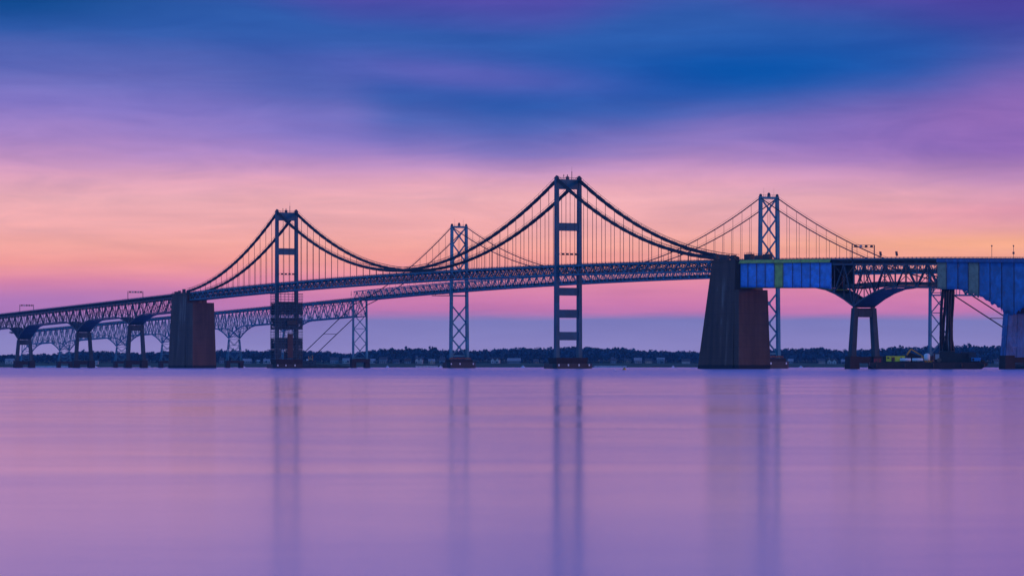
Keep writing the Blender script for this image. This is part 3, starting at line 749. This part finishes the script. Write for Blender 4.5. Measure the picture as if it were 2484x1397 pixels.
# work platforms hung inside the open truss between the enclosures
e = empty('work_platform', at_near(-392, 0, 41.2), TH)
path = [(s - -392, near_rail(s) - 14.6 - (0.0 if s < -380 else (s + 380) * .05) - 41.2) for s in (-438.5, -420, -400, -380, -360, -346)]
MB().sweep(path, rect(-5.6, 5.6, 0, .35)).build('platform_deck', 'black', e)
for y in (-5.5, 5.5): MB().sweep(path, rect(y - .06, y + .06, .4, 2.2)).build('debris_screen', 'black', e)
tag(e, 'dark sagging work platform hung inside the open truss between the tarpaulin enclosures', 'platform')
e = empty('catwalk', at_near(-390, 0, 50), TH)
path = [(s + 390, near_rail(s) - 7.4 - 50) for s in (-438.4, -410, -380, -345)]
MB().sweep(path, rect(3.2, 5.4, 0, .25)).build('walkway', 'black', e)
for y in (3.3, 5.3): MB().sweep(path, rect(y - .05, y + .05, 1.1, 1.22)).build('hand_rail', 'black', e)
tag(e, 'thin dark catwalk running under the deck inside the open truss', 'catwalk')

# ------------------------------------------------------------------ scaffold round the far tower of the near bridge
e = empty('scaffold', at_near(488, 0, 6.6), TH)
tag(e, 'dense tube scaffold with dark netting round the lower half of a strutted tower', 'scaffold')
XS, YS = (-5.0, -2.6, 2.6, 5.0), (-10.9, -8.9, -6.2, -3.1, 0, 3.1, 6.2, 8.9, 10.9); ZT = 49.0
for x in XS:
    for y in YS:
        if abs(x) > 4 or abs(y) > 10: bar('standard', e, (x, y, 0), (x, y, ZT + (.8 if (int(y) % 2) else 0)), .2, .2, 'scaffold')
for i in range(1, 25):
    z = i * 2.02
    for x in (-5.0, 5.0): bar('ledger', e, (x, -11.2, z), (x, 11.2, z), .17, .17, 'scaffold')
    for y in (-10.9, 10.9): bar('ledger', e, (-5.3, y, z + .1), (5.3, y, z + .1), .17, .17, 'scaffold')
    if i % 2 == 0:
        for y in (-9.9, 9.9): box('platform', e, (0, y, z - .12), (10.2, 1.9, .1), 'timber')
        for x in (-3.9, 3.9): box('platform', e, (x, 0, z - .12), (1.6, 17.6, .1), 'timber')
for z0, z1 in ((1.0, 7.2), (7.4, 15.5), (22.0, 30.8), (33.0, 42.0)):
    for x in (-4.85, 4.85):
        for y0, y1 in ((-10.7, -6.3), (-6.1, -.1), (.1, 6.1), (6.3, 10.7)):
            if (z0 == 1.0 and y0 == .1): continue
            box('netting', e, (x, (y0 + y1) / 2, (z0 + z1) / 2), (.05, y1 - y0, z1 - z0), 'netting')
box('hoist_cage', e, (-5.4, -2.2, 27.2), (1.2, 8.0, 3.2), 'black')
box('hoist_track', e, (-5.3, -.8, 10.0), (.5, 4.2, 18.0), 'hull')

# ------------------------------------------------------------------ barges
def hull(name, parent, L_, W_, H_, mat, rake=3.0):
    m = MB(); a, b_ = L_ / 2, W_ / 2
    pr = [(-a + rake, -.5), (a - rake, -.5), (a, H_ * .55), (a, H_), (-a, H_), (-a, H_ * .55)]
    m.prism([(x, -b_, z) for x, z in pr], [(x, b_, z) for x, z in pr]); return m.build(name, mat, parent)
bx = empty('work_barge', (207, 1680, 0), math.radians(-4))
tag(bx, 'long dark rust-streaked work barge moored under the sheeted spans', 'barge')
hull('hull', bx, 58, 15, 3.3, 'hull', 4.0)
for x in np.arange(-26, 27, 4.0): box('bollard', bx, (float(x), -7.1, 3.6), (.5, .5, .7), 'black')
r = MB()
for x in np.arange(-28, 28.1, 2.0): r.box((float(x), 7.2, 3.9), (.1, .1, 1.2))
r.box((0, 7.2, 4.5), (56, .1, .1)).build('hand_rail', 'dark_steel', bx)
for x in (-26, -12, 2, 16, 27): MB().tube([(x, -7.75, 2.6), (x, -7.75, 1.6), (x, -7.75, .8)], [.5, .62, .5], 10).build('tyre_fender', 'black', bx)
bm_ = Matrix.Translation((207, 1680, 0)) @ Matrix.Rotation(math.radians(-4), 4, 'Z')
def on_barge(x, y, z=3.3): return bm_ @ Vector((x, y, z))
def machine(name, x, y, rz, label, cat):
    e = empty(name, on_barge(x, y), math.radians(-4) + rz); return tag(e, label, cat)
e = machine('generator_set', -16.2, -2, 0, 'bright yellow boxy generator container with open door on the barge', 'generator')
MB().box((0, 0, 1.8), (9.2, 2.6, 2.7)).build('body', 'yellow', e); MB().box((0, 0, .22), (9.0, 2.4, .44)).build('skid', 'black', e)
box('door', e, (-1.2, -1.33, 1.6), (1.7, .06, 2.1), 'rust'); box('vent', e, (2.8, -1.33, 2.2), (.9, .06, .8), 'rust'); box('vent', e, (-3.6, -1.33, 2.2), (1.1, .06, .7), 'black')
MB().tube([(3.4, 0, 3.15), (3.4, 0, 4.2)], .16, 8).build('exhaust_pipe', 'black', e)
e = machine('storage_box', -21.0, -1, 0, 'small dark blue storage box standing beside the yellow generator', 'box')
MB().box((0, 0, 1.5), (3.2, 2.4, 2.8)).build('body', 'black', e); box('lid', e, (0, 0, 2.98), (3.4, 2.6, .15), 'dark_steel'); box('skid', e, (0, 0, .06), (3.0, 2.2, .11), 'black')
e = machine('excavator', -9.3, 1.0, 0, 'orange excavator with raised bent arm working on the barge', 'excavator')
for y in (-1.2, 1.2): MB().box((-3.4, y, .5), (4.6, .7, 1.0)).build('track', 'black', e)
cb = MB().box((-3.6, 0, 1.9), (4.4, 2.6, 1.6)).build('house', 'rust', e)
box('cab', e, (-2.0, -.6, 3.0), (1.6, 1.2, 1.9), 'window_glass')
bar('boom', e, (-2.0, .5, 2.6), (1.0, .5, 6.6), .5, .8, 'orange'); bar('stick', e, (1.0, .5, 6.6), (6.6, .5, 3.2), .4, .6, 'orange')
MB().prism([(6.4, -.3, 3.4), (7.4, -.3, 2.6), (6.8, -.3, 1.2), (5.9, -.3, 2.0)], [(6.4, 1.3, 3.4), (7.4, 1.3, 2.6), (6.8, 1.3, 1.2), (5.9, 1.3, 2.0)]).build('bucket', 'orange', e)
e = machine('canvas_tent', -8.6, 4.9, 0, 'brown peaked canvas shelter standing behind the excavator', 'tent')
MB().prism([(-6, -2.4, 0), (6, -2.4, 0), (6, -2.4, 2.2), (0.2, -2.4, 4.9), (-6, -2.4, 2.4)], [(-6, 2.4, 0), (6, 2.4, 0), (6, 2.4, 2.2), (.2, 2.4, 4.9), (-6, 2.4, 2.4)]).build('canvas', 'tarp_brown', e)
for x in (-5.9, 0.2, 5.9): box('pole', e, (x, -2.5, 1.2), (.16, .16, 2.4), 'rust')
for x, lab in ((-11.4, 'long white horizontal tank next to the yellow generator'), (-5.4, 'long white horizontal tank in front of the excavator tracks')):
    e = machine('storage_tank', x, -5.2, 0, lab, 'tank')
    MB().tube([(-2.7, 0, 1.25), (-2.5, 0, 1.25), (2.5, 0, 1.25), (2.7, 0, 1.25)], [.5, .85, .85, .5], 14).build('tank', 'white', e, smooth=True)
    for sx in (-1.6, 1.6): box('cradle', e, (sx, 0, .3), (.4, 1.6, .6), 'black')
    box('hatch', e, (.6, 0, 2.15), (.5, .5, .25), 'panel_grey')
e = machine('water_tank', -.6, -2.5, 0, 'small rounded white tank beside the excavator bucket', 'tank')
MB().tube([(0, 0, .5), (0, 0, .6), (0, 0, 3.6), (0, 0, 4.2), (0, 0, 4.5)], [1.4, 1.55, 1.55, 1.1, .3], 16).build('tank', 'white', e, smooth=True); box('base', e, (0, 0, .25), (3, 3, .49), 'black')
e = machine('dust_collector', 14.0, 0, 0, 'large dark boxy dust collector under the black ducts', 'dust collector')
MB().box((-2.5, 0, 2.4), (17, 7, 4.4)).build('housing', 'black', e); MB().box((6.0, -.5, 2.6), (7, 6, 5.0)).build('filter_cabin', 'dark_steel', e)
box('duct_manifold', e, (-4.6, 0, 4.9), (7.4, 5.0, 1.0), 'black'); box('skid', e, (0, 0, .1), (21, 6.6, .2), 'black')
box('side_panel', e, (-9.6, -3.55, 2.8), (2.0, .1, 2.6), 'panel_grey')
e = machine('debris_heap', 26.5, -1.5, 0, 'low heap of dark scrap and pipes by the end of the barge', 'scrap')
for i in range(14):
    x0, y0 = random.uniform(-2.4, .2), random.uniform(-2, 2); bar('pipe', e, (x0 - 1.2, y0, .25 + .12 * i), (x0 + 1.3, y0 + random.uniform(-1, 1), .15 + random.random() * .6), .3, .3, random.choice(('rust', 'black', 'timber')))
e = machine('tool_container', -25.2, -3.5, 0, 'low dark red tool container at the bow of the barge', 'container')
MB().box((0, 0, .95), (3.4, 2.3, 1.7)).build('body', 'red', e); box('roof', e, (0, 0, 1.87), (3.6, 2.5, .14), 'rust'); box('door', e, (.4, -1.18, .9), (1.0, .05, 1.4), 'rust'); box('skid', e, (0, 0, .05), (3.2, 2.0, .1), 'black')
for i in range(5):
    e = machine('oil_drum', -1.9 + .95 * i, -6.3 + .2 * (i % 2), 0, ('orange steel drum at the tank end of the drum row', 'second orange steel drum from the tanks', 'middle orange steel drum of the row of five', 'fourth orange steel drum from the tanks', 'orange steel drum at the dust collector end of the row')[i], 'drum'); tag(e, group='drums on the barge')
    MB().tube([(0, 0, 0), (0, 0, .45), (0, 0, .5), (0, 0, .55), (0, 0, 1.0)], [.38, .38, .42, .38, .38], 12).build('barrel', 'orange', e); MB().tube([(0, 0, 1.0), (0, 0, 1.05)], .36, 12).build('lid', 'rust', e)
e = machine('air_compressor', 23.4, -4.6, 0, 'blue trailer air compressor beside the filter cabin', 'compressor')
MB().box((0, 0, 1.5), (4.4, 2.0, 1.7)).build('body', 'tarp_blue', e); box('grille', e, (-1.4, -1.02, 1.5), (1.0, .05, 1.0), 'black'); box('chassis', e, (0, 0, .55), (4.2, 1.6, .2), 'black')
for x in (-1.2, 1.2):
    for y in (-.9, .9): MB().tube([(x, y - .12, .42), (x, y + .12, .42)], .42, 10).build('wheel', 'black', e)
e = machine('cable_spool', 5.2, -6.0, 0, 'wooden cable spool standing in front of the dust collector', 'spool')
MB().tube([(0, -.6, 1.1), (0, .6, 1.1)], .6, 12).build('core', 'black', e)
for y in (-.65, .65): MB().tube([(0, y - .06, 1.1), (0, y + .06, 1.1)], 1.1, 16).build('flange', 'timber', e)
DX = [-2.8, -1.3, .3, 1.7, 2.9]
for i, dx_ in enumerate(DX):
    base = on_barge(9.4 + dx_ * 1.0, random.uniform(-1.2, 1.2), 8.7)
    e = empty('ventilation_duct', base)
    tag(e, ('fat black ventilation duct closest to the white tanks', 'second fat black ventilation duct counted from the white tanks', 'middle one of five fat black ventilation ducts above the dust collector', 'fourth fat black ventilation duct counted from the white tanks', 'fat black ventilation duct closest to the filter cabin of the dust collector')[i], 'duct', 'black ducts between barge and bridge')
    top = at_near(-447.5 - 1.2 * i, -1.0 + .3 * i, 40.0)
    X1 = 215.6 + dx_ * 1.0; Y1 = 1668 + i * 1.3
    pts = []
    for k_ in range(23):
        t = k_ / 22
        x = base.x + (X1 - base.x) * min(1, t * 5) + .22 * math.sin(t * 7 + i * 2); y = base.y + (Y1 - base.y) * t
        pts.append((x - base.x, y - base.y, (39.2 - base.z) * t))
    MB().tube(pts, [.72 + .05 * (k_ % 2) for k_ in range(23)], 10).build('hose', 'black', e, smooth=True)
    MB().tube([pts[-1], (pts[-1][0], pts[-1][1], pts[-1][2] + .5)], .95, 12).build('collar', 'dark_steel', e); MB().tube([(0, 0, -.05), (0, 0, .5)], .95, 12).build('collar', 'dark_steel', e)
# second barge by the wrapped pier
e = empty('deck_barge', (262, 1654, 0), math.radians(-10))
tag(e, 'low dark barge heaped with gravel and timber beside the wrapped pier', 'barge')
hull('hull', e, 44, 12, 1.6, 'black', 3.0)
mh = MB(); n_ = 15
for j in range(7):
    for i in range(n_):
        fx, fy = i / (n_ - 1), j / 6; hgt = 2.6 * math.sin(math.pi * min(1, fx * 1.0)) * math.sin(math.pi * fy) + random.uniform(0, .35)
        mh.v.append((-20 + 40 * fx, -5.4 + 10.8 * fy, 1.62 + max(0, hgt)))
mh.f = [(j * n_ + i, j * n_ + i + 1, (j + 1) * n_ + i + 1, (j + 1) * n_ + i) for j in range(6) for i in range(n_ - 1)]
mh.build('gravel_heap', 'black', e)
for i in range(8): bar('timber', e, (-17 + 3.4 * i, -5.2, 2.0 + .5 * random.random()), (-13.5 + 3.4 * i, -4.6, 2.1 + .6 * random.random()), .4, .4, 'timber')
# barge beside the scaffolded tower
TX, TY = -137.0, 2486.0
e = empty('crane_barge', (TX, TY, 0), math.radians(3))
tag(e, 'low dark barge littered with timber and pipes beside the scaffolded tower', 'barge')
hull('hull', e, 36, 10, 1.5, 'black', 3.0)
for i in range(22):
    x0 = random.uniform(-7, 14); y0 = random.uniform(-4.4, 4)
    bar('timber', e, (x0 - 2, y0, 1.75 + .05 * i), (x0 + 2, y0 + random.uniform(-1, 1), 1.7 + random.random() * .9), .32, .32, random.choice(('timber', 'dark_steel', 'black')))
for x in (-4, 3, 9): box('post', e, (x, 4.5, 2.6), (.16, .16, 2.2), 'dark_steel')
e = empty('deckhouse', (TX - 12.0, TY - .6, 1.5), math.radians(3)); tag(e, 'small dark green deckhouse on the barge at the scaffolded tower', 'deckhouse')
MB().box((0, 0, 1.8), (10, 5.4, 3.6)).build('cabin', 'dark_steel', e); box('roof', e, (0, 0, 3.7), (10.4, 5.8, .18), 'black'); box('window', e, (-2.4, -2.73, 2.4), (1.2, .06, .9), 'window_glass'); box('window', e, (2.2, -2.73, 2.4), (1.2, .06, .9), 'window_glass'); box('door', e, (0, -2.73, 1.5), (1.0, .06, 2.2), 'black')
e = empty('winch', (TX - 11.2, TY - .6, 5.3), math.radians(3)); tag(e, 'tan and orange winch standing on the dark deckhouse roof', 'winch')
MB().tube([(-1.2, 0, 1.3), (1.2, 0, 1.3)], .7, 12).build('drum', 'tarp_tan', e)
for x in (-1.5, 1.5): bar('frame', e, (x, -1.0, 0), (x, 0, 3.6), .3, .3, 'orange'); bar('frame', e, (x, 1.0, 0), (x, 0, 3.6), .3, .3, 'orange')
bar('jib', e, (-2.6, 0, .2), (1.6, 0, 4.6), .35, .35, 'tarp_tan'); box('motor', e, (-2.4, 0, .7), (1.4, 1.2, 1.4), 'white'); box('base', e, (0, 0, .1), (5.6, 2.6, .2), 'black')

# ------------------------------------------------------------------ buoys
e = empty('channel_buoy', (41.6, 1250, 0)); tag(e, 'orange marker buoy with pale top floating on open water', 'buoy')
MB().tube([(0, 0, -.3), (0, 0, .1), (0, 0, .45), (0, 0, .6)], [.5, .72, .62, .25], 14).build('float', 'buoy_orange', e, smooth=True)
MB().tube([(0, 0, .55), (0, 0, 1.0), (0, 0, 1.15)], [.32, .26, .12], 10).build('lantern', 'tarp_tan', e)
e = empty('mooring_float', (38.0, 1240, 0)); tag(e, 'tiny white ball float beside the orange buoy', 'float')
MB().tube([(0, 0, -.15), (0, 0, 0), (0, 0, .18), (0, 0, .3)], [.12, .26, .22, .06], 10).build('ball', 'white', e, smooth=True); MB().tube([(0, 0, .3), (0, 0, .5)], .04, 6).build('eye', 'dark_steel', e)

# ------------------------------------------------------------------ far shore: houses
def shore_point(xpix, d):
    a = (xpix - 1242) / FPX; X = a * 4780
    for _ in range(4): X = a * (shore_y(X) + d)
    return X, shore_y(X) + d, land_z(X, d)
def house(xpix, w, h, gables, wall, roof, label, d=72, depth=9, group='houses along the far shore', chim=0, porch=False, cat='house'):
    X, Y, Z = shore_point(xpix, d)
    w *= .88; h *= .9
    e = empty('shore_house', (X, Y, Z), random.uniform(-.12, .12)); tag(e, label, cat, group)
    b = MB().box((0, 0, h / 2 - .5), (w, depth, h + 1)); b.build('wall', wall, e)
    rh = min(3.6, depth * .36)
    rf = MB(); ov = .5
    pr = [(-depth / 2 - ov, h - .15), (0, h + rh), (depth / 2 + ov, h - .15), (depth / 2 + ov, h + .1), (0, h + rh + .3), (-depth / 2 - ov, h + .1)]
    rf.prism([(-w / 2 - ov, y, z) for y, z in pr], [(w / 2 + ov, y, z) for y, z in pr])
    rf = rf.build('roof', roof, e)
    MB().prism([(-w / 2 + .02, -depth / 2, h), (-w / 2 + .02, 0, h + rh), (-w / 2 + .02, depth / 2, h)], [(w / 2 - .02, -depth / 2, h), (w / 2 - .02, 0, h + rh), (w / 2 - .02, depth / 2, h)]).build('gable_wall', wall, e)
    for i in range(gables):
        gx_ = 0 if gables == 1 else -w * .27 + w * .54 * i / (gables - 1); gw = w * (.34 if gables > 1 else .45); y0 = -depth / 2 - 1.6; gh = gw * .55
        MB().prism([(gx_ - gw / 2, y0, -.6), (gx_ + gw / 2, y0, -.6), (gx_ + gw / 2, y0, h), (gx_, y0, h + gh), (gx_ - gw / 2, y0, h)],
                   [(gx_ - gw / 2, 0, -.6), (gx_ + gw / 2, 0, -.6), (gx_ + gw / 2, 0, h), (gx_, 0, h + gh), (gx_ - gw / 2, 0, h)]).build('gable_wing', wall, e)
        for k in (-1, 1):
            p = [(gx_ + k * (gw / 2 + .35), y0 - .35, h - .25), (gx_, y0 - .35, h + gh + .08), (gx_, .4, h + gh + .08), (gx_ + k * (gw / 2 + .35), .4, h - .25)]
            MB().prism(p, [(x, y, z + .25) for x, y, z in p]).build('gable_roof', roof, rf)
        for fl in range(int(h // 2.9)): box('window', e, (gx_, y0 - .03, 1.6 + fl * 2.8), (gw * .4, .08, 1.4), 'window_glass')
    nw = max(2, int(w // 2.6))
    for fl in range(max(1, int(h // 2.9))):
        for i in range(nw):
            x = -w / 2 + w * (i + .5) / nw
            if gables and any(abs(x - (0 if gables == 1 else -w * .27 + w * .54 * q / (gables - 1))) < w * (.34 if gables > 1 else .45) / 2 + .5 for q in range(gables)): continue
            box('window', e, (x, -depth / 2 - .03, 1.6 + fl * 2.8), (1.1, .08, 1.4), 'window_glass')
    for i in range(chim): box('chimney', rf, (-w * .3 + w * .3 * i, .6, h + rh + .5), (.8, .8, 2.4), wall)
    if porch:
        MB().box((0, -depth / 2 - 1.4, 2.7), (w * .8, 2.6, .22)).build('porch_roof', roof, e)
        for i in range(4): box('porch_post', e, (-w * .38 + w * .76 * i / 3, -depth / 2 - 2.5, 1.2), (.25, .25, 2.8), 'white')
HS = [
 (24, 14, 4.2, 2, 'wall_white', 'roof_pale', 'white waterside house with paired gables near a long pale seawall', {}),
 (234, 6, 3.2, 0, 'wall_white', 'roof_pale', 'tiny white boathouse standing alone among dark trees', {'d': 40, 'depth': 5}),
 (352, 9, 4.5, 1, 'wall_blue', 'roof_grey', 'bluish house with single front gable and white porch', {'porch': True}),
 (538, 7, 4.5, 0, 'wall_blue', 'roof_grey', 'small bluish two-window house close to the stained anchorage', {'chim': 1}),
 (600, 13, 3.2, 0, 'wall_blue', 'roof_pale', 'low bluish bungalow with pale roof beside a lattice pier', {}),
 (627, 5, 3.0, 0, 'wall_white', 'roof_pale', 'tiny white cottage between two low bungalows', {'depth': 6}),
 (648, 11, 3.2, 0, 'wall_white', 'roof_pale', 'low white bungalow with pale roof and one chimney', {'chim': 1}),
 (811, 13, 5.8, 0, 'wall_blue', 'roof_grey', 'broad bluish two-storey house with plain front', {}),
 (840, 11, 4.0, 1, 'wall_white', 'roof_pale', 'white house with pale roof and wide single front gable', {}),
 (904, 8, 3.0, 0, 'wall_white', 'roof_pale', 'small white single-storey house next to the steel bent', {}),
 (930, 12, 5.8, 0, 'wall_blue', 'roof_grey', 'pale two-storey house with long white porch', {'porch': True}),
 (961, 10, 2.8, 0, 'wall_blue', 'roof_grey', 'very low dim house with grey roof', {}),
 (989, 10, 4.0, 0, 'wall_blue', 'roof_brown', 'bluish house with brown roof and chimney', {'chim': 1}),
 (1017, 12, 6.2, 2, 'wall_white', 'roof_grey', 'tall white two-storey house with two front gables and grey roof', {'chim': 1}),
 (1047, 10, 3.6, 1, 'wall_cream', 'roof_pale', 'cream house with one front gable and pale roof', {}),
 (1073, 9, 6.0, 0, 'wall_blue', 'roof_grey', 'tall narrow bluish house with three chimneys', {'chim': 3}),
 (1202, 14, 5.0, 2, 'wall_white', 'roof_brown', 'white house with two steep gables and brown roof', {}),
 (1247, 21, 3.6, 0, 'wall_blue', 'roof_pale', 'long low house with bright pale roof', {'depth': 11}),
 (1300, 8, 3.0, 0, 'wall_tan', 'roof_grey', 'small tan house with grey roof beside a tower pier', {}),
 (1488, 9, 4.6, 0, 'wall_blue', 'roof_grey', 'dim bluish house with grey roof and two chimneys', {'chim': 2}),
 (1522, 10, 3.4, 1, 'wall_tan', 'roof_grey', 'tan house with one front gable and grey roof', {}),
 (1547, 12, 4.6, 0, 'wall_blue', 'roof_pale', 'bluish house with pale roof and long porch', {'porch': True}),
 (1573, 11, 3.4, 0, 'wall_cream', 'roof_grey', 'low cream house with grey roof', {}),
 (1603, 12, 5.0, 2, 'wall_blue', 'roof_pale', 'bluish house with two front gables and pale roof', {}),
 (1664, 13, 3.4, 0, 'wall_white', 'roof_grey', 'long low white house with grey roof near the massive anchorage', {}),
 (1918, 8, 3.0, 0, 'wall_blue', 'roof_pale', 'small bluish cottage beside a black tower fender', {}),
 (1992, 13, 4.0, 0, 'wall_white', 'roof_grey', 'white house with grey roof and long porch', {'porch': True}),
 (2018, 15, 4.2, 2, 'wall_white', 'roof_brown', 'wide white house with brown roof, twin gables and chimney', {'chim': 1}),
 (2048, 10, 3.0, 0, 'wall_blue', 'roof_pale', 'low bluish cottage with pale roof and one chimney', {'chim': 1}),
 (2420, 10, 3.6, 0, 'wall_blue', 'roof_grey', 'lone bluish house at the foot of the wooded hill', {}),
]
for xp, w, h, gb, wl, rf_, lab, kw in HS: house(xp, w, h, gb, wl, rf_, lab, **kw)
# seawalls, docks, small boats
for x0, x1, lab in ((80, 176, 'long pale stone seawall at the water edge'), (1008, 1062, 'short pale seawall below the tall two-gabled white house'), (1440, 1520, 'pale seawall below the dim bluish house'), (345, 366, 'tiny pale seawall below the porch house')):
    X0, Y0, _ = shore_point(x0, 2); X1, Y1, _ = shore_point(x1, 2); n = max(3, int((X1 - X0) / 8))
    e = empty('seawall', ((X0 + X1) / 2, (Y0 + Y1) / 2 - 3, 0)); tag(e, lab, 'seawall')
    for i in range(n):
        xa = X0 + (X1 - X0) * i / n; xb = X0 + (X1 - X0) * (i + 1) / n
        bar('wall_section', e, (xa - e.location.x + .06, shore_y(xa) - 2.5 - e.location.y, .9), (xb - e.location.x - .06, shore_y(xb) - 2.5 - e.location.y, .9), 1.0, 2.4 + .2 * (i % 2), 'seawall_stone')
def boat(xp, L_, label, d=-28):
    X, Y, _ = shore_point(xp, d); e = empty('moored_boat', (X, Y, 0), random.uniform(-.4, .4)); tag(e, label, 'boat', 'small boats off the far shore')
    a = L_ / 2
    pr = [(-a, -.9), (a * .5, -.95), (a, 0), (a * .5, .95), (-a, .9)]
    MB().prism([(x * .9, y * .7, -.3) for x, y in pr], [(x, y, 1.1) for x, y in pr]).build('hull', 'white', e)
    MB().frustum(1.1, 2.6, (-a * .35, a * .35, -.7, .7), (-a * .3, a * .2, -.6, .6)).build('cabin', 'white', e); box('windscreen', e, (a * .02, -.68, 1.9), (a * .5, .06, .5), 'window_glass')
    box('outboard', e, (-a - .2, 0, .7), (.4, .5, 1.0), 'black')
for xp, L_, lab in ((232, 5, 'small white cabin boat moored below the tiny boathouse'), (590, 6, 'white cabin boat moored close to a lattice pier'), (940, 4, 'very small white boat moored below the porch house'), (1069, 5, 'small white boat moored against a black tower fender'), (1269, 6, 'white cabin boat moored below the long pale-roofed house'), (1633, 4, 'very small white boat moored near the massive anchorage'), (1943, 5, 'small white boat moored near the brown-roofed twin-gable house')):
    boat(xp, L_, lab)
for xp, dl in ((225, 'thin wooden dock beside the tiny white boathouse'), (955, 'thin wooden dock below the very low dim house'), (1080, 'thin wooden dock below the tall narrow house with three chimneys'), (1320, 'thin wooden dock below the small tan house'), (1585, 'thin wooden dock below the low cream house'), (1960, 'thin wooden dock on the bare bank near the white porch house')):
    X, Y, _ = shore_point(xp, -14); e = empty('wooden_dock', (X, Y, 0)); tag(e, dl, 'dock', 'docks on the far shore')
    box('walkway', e, (0, 0, 1.2), (2.0, 30, .25), 'timber')
    for y in (-14, -7, 0, 7): 
        for x in (-.9, .9): box('pile', e, (x, y, .4), (.3, .3, 3.0), 'timber')

# ------------------------------------------------------------------ woodland on the far shore: one mass of trees
PX = [-600, 0, 100, 230, 330, 400, 520, 700, 760, 830, 900, 935, 1060, 1150, 1220, 1300, 1400, 1500, 1560, 1690, 1800, 1900, 1985, 2060, 2130, 2200, 2280, 2350, 2440, 3100]
PY = [857, 859, 858, 850, 856, 852, 849, 853, 851, 856, 851, 846, 846, 849, 844, 843, 841, 844, 850, 851, 850, 847, 843, 848, 846, 843, 839, 838, 840, 842]
V, F = [], []
trees = []
for row, (d0, hk) in enumerate(((100, .52), (112, .66), (126, .80), (142, .90), (160, .96), (182, 1.0), (208, 1.0), (240, 1.0))):
    x = -1350.0
    while x < 1350:
        dd = d0 + rng.uniform(-10, 10); xp = 1242 + FPX * x / 4880
        top = 1.3 + (888.5 - np.interp(xp, PX, PY)) * (4700 + dd) / FPX
        H_ = (top - land_z(x, dd)) * hk * rng.uniform(.80, 1.06)
        if rng.random() < .05: H_ *= 1.14
        trees.append((x, shore_y(x) + dd, land_z(x, dd), max(6, H_))); x += rng.uniform(5.0, 9.5)
for i in range(420):                                    # low shrubs and garden trees between the houses
    x = rng.uniform(-1300, 1300); dd = rng.uniform(52, 100); trees.append((x, shore_y(x) + dd, land_z(x, dd), rng.uniform(3, 9) if dd > 76 else rng.uniform(2, 4.5)))
av, af = [], []; base = 0
quad = np.array([(-.5, 0, -.5), (.5, 0, -.5), (.5, 0, .5), (-.5, 0, .5)])
for (x, y, z, H_) in trees:
    r = H_ * rng.uniform(.30, .42); n = int(np.clip(H_ * 8, 40, 190)); nl = 6
    lc = rng.normal(0, .42, (nl, 3)) * [r, r, H_ * .22] + [0, 0, H_ * .60]
    lc[0] = [0, 0, H_ * .8]
    idx = rng.integers(0, nl, n); dirs = rng.normal(0, 1, (n, 3)); dirs /= np.linalg.norm(dirs, axis=1)[:, None]
    c = lc[idx] + dirs * (rng.uniform(.55, 1.0, n)[:, None]) * r * [.62, .62, .60]
    c[:, 2] = np.clip(c[:, 2], .3, H_)
    sz = rng.uniform(1.2, 2.6, n) * (r / 6) ** .5
    t1 = rng.normal(0, 1, (n, 3)); t1 /= np.linalg.norm(t1, axis=1)[:, None]; t2 = np.cross(t1, dirs); t2 /= np.linalg.norm(t2, axis=1)[:, None] + 1e-9
    P = (c[:, None, :] + t1[:, None, :] * quad[None, :, 0:1] * sz[:, None, None] + t2[:, None, :] * quad[None, :, 2:3] * sz[:, None, None]) + [x, y, z]
    av.append(P.reshape(-1, 3)); af.append(np.arange(n * 4).reshape(n, 4) + base); base += n * 4
    # trunk: a thin three-sided taper
    tr = .02 * H_; ang = np.array([0, 2.1, 4.2]); lo = np.stack([x + tr * np.cos(ang), y + tr * np.sin(ang), np.full(3, z - .4)], 1); hi = np.stack([x + .4 * tr * np.cos(ang), y + .4 * tr * np.sin(ang), np.full(3, z + H_ * .75)], 1)
    av.append(np.concatenate([lo, hi])); af.append(np.array([(0, 1, 4, 3), (1, 2, 5, 4), (2, 0, 3, 5)]) + base); base += 6
av = np.concatenate(av); af = np.concatenate(af)
me = bpy.data.meshes.new('woodland'); me.vertices.add(len(av)); me.vertices.foreach_set('co', av.astype(np.float32).ravel())
me.loops.add(af.size); me.loops.foreach_set('vertex_index', af.astype(np.int32).ravel())
me.polygons.add(len(af)); me.polygons.foreach_set('loop_start', np.arange(0, af.size, 4, dtype=np.int32)); me.polygons.foreach_set('loop_total', np.full(len(af), 4, dtype=np.int32))
me.update(); me.validate(); me.materials.append(MATS['hazed_leaf'])
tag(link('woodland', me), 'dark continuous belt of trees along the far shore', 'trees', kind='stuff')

# ------------------------------------------------------------------ haze
hm = bpy.data.materials.new('haze'); hm.use_nodes = True; hn = hm.node_tree; hn.nodes.clear()
ho = hn.nodes.new('ShaderNodeOutputMaterial'); pv = hn.nodes.new('ShaderNodeVolumePrincipled'); hn.links.new(pv.outputs[0], ho.inputs['Volume'])
pv.inputs['Color'].default_value = (.22, .58, 1.0, 1); pv.inputs['Density'].default_value = 2.3e-5; pv.inputs['Anisotropy'].default_value = -.3
MATS['haze'] = hm
tag(MB().box((0, 3600, 63), (12900, 9300, 130)).build('haze', 'haze'), 'thin bluish dusk haze over the water', 'haze', kind='stuff')
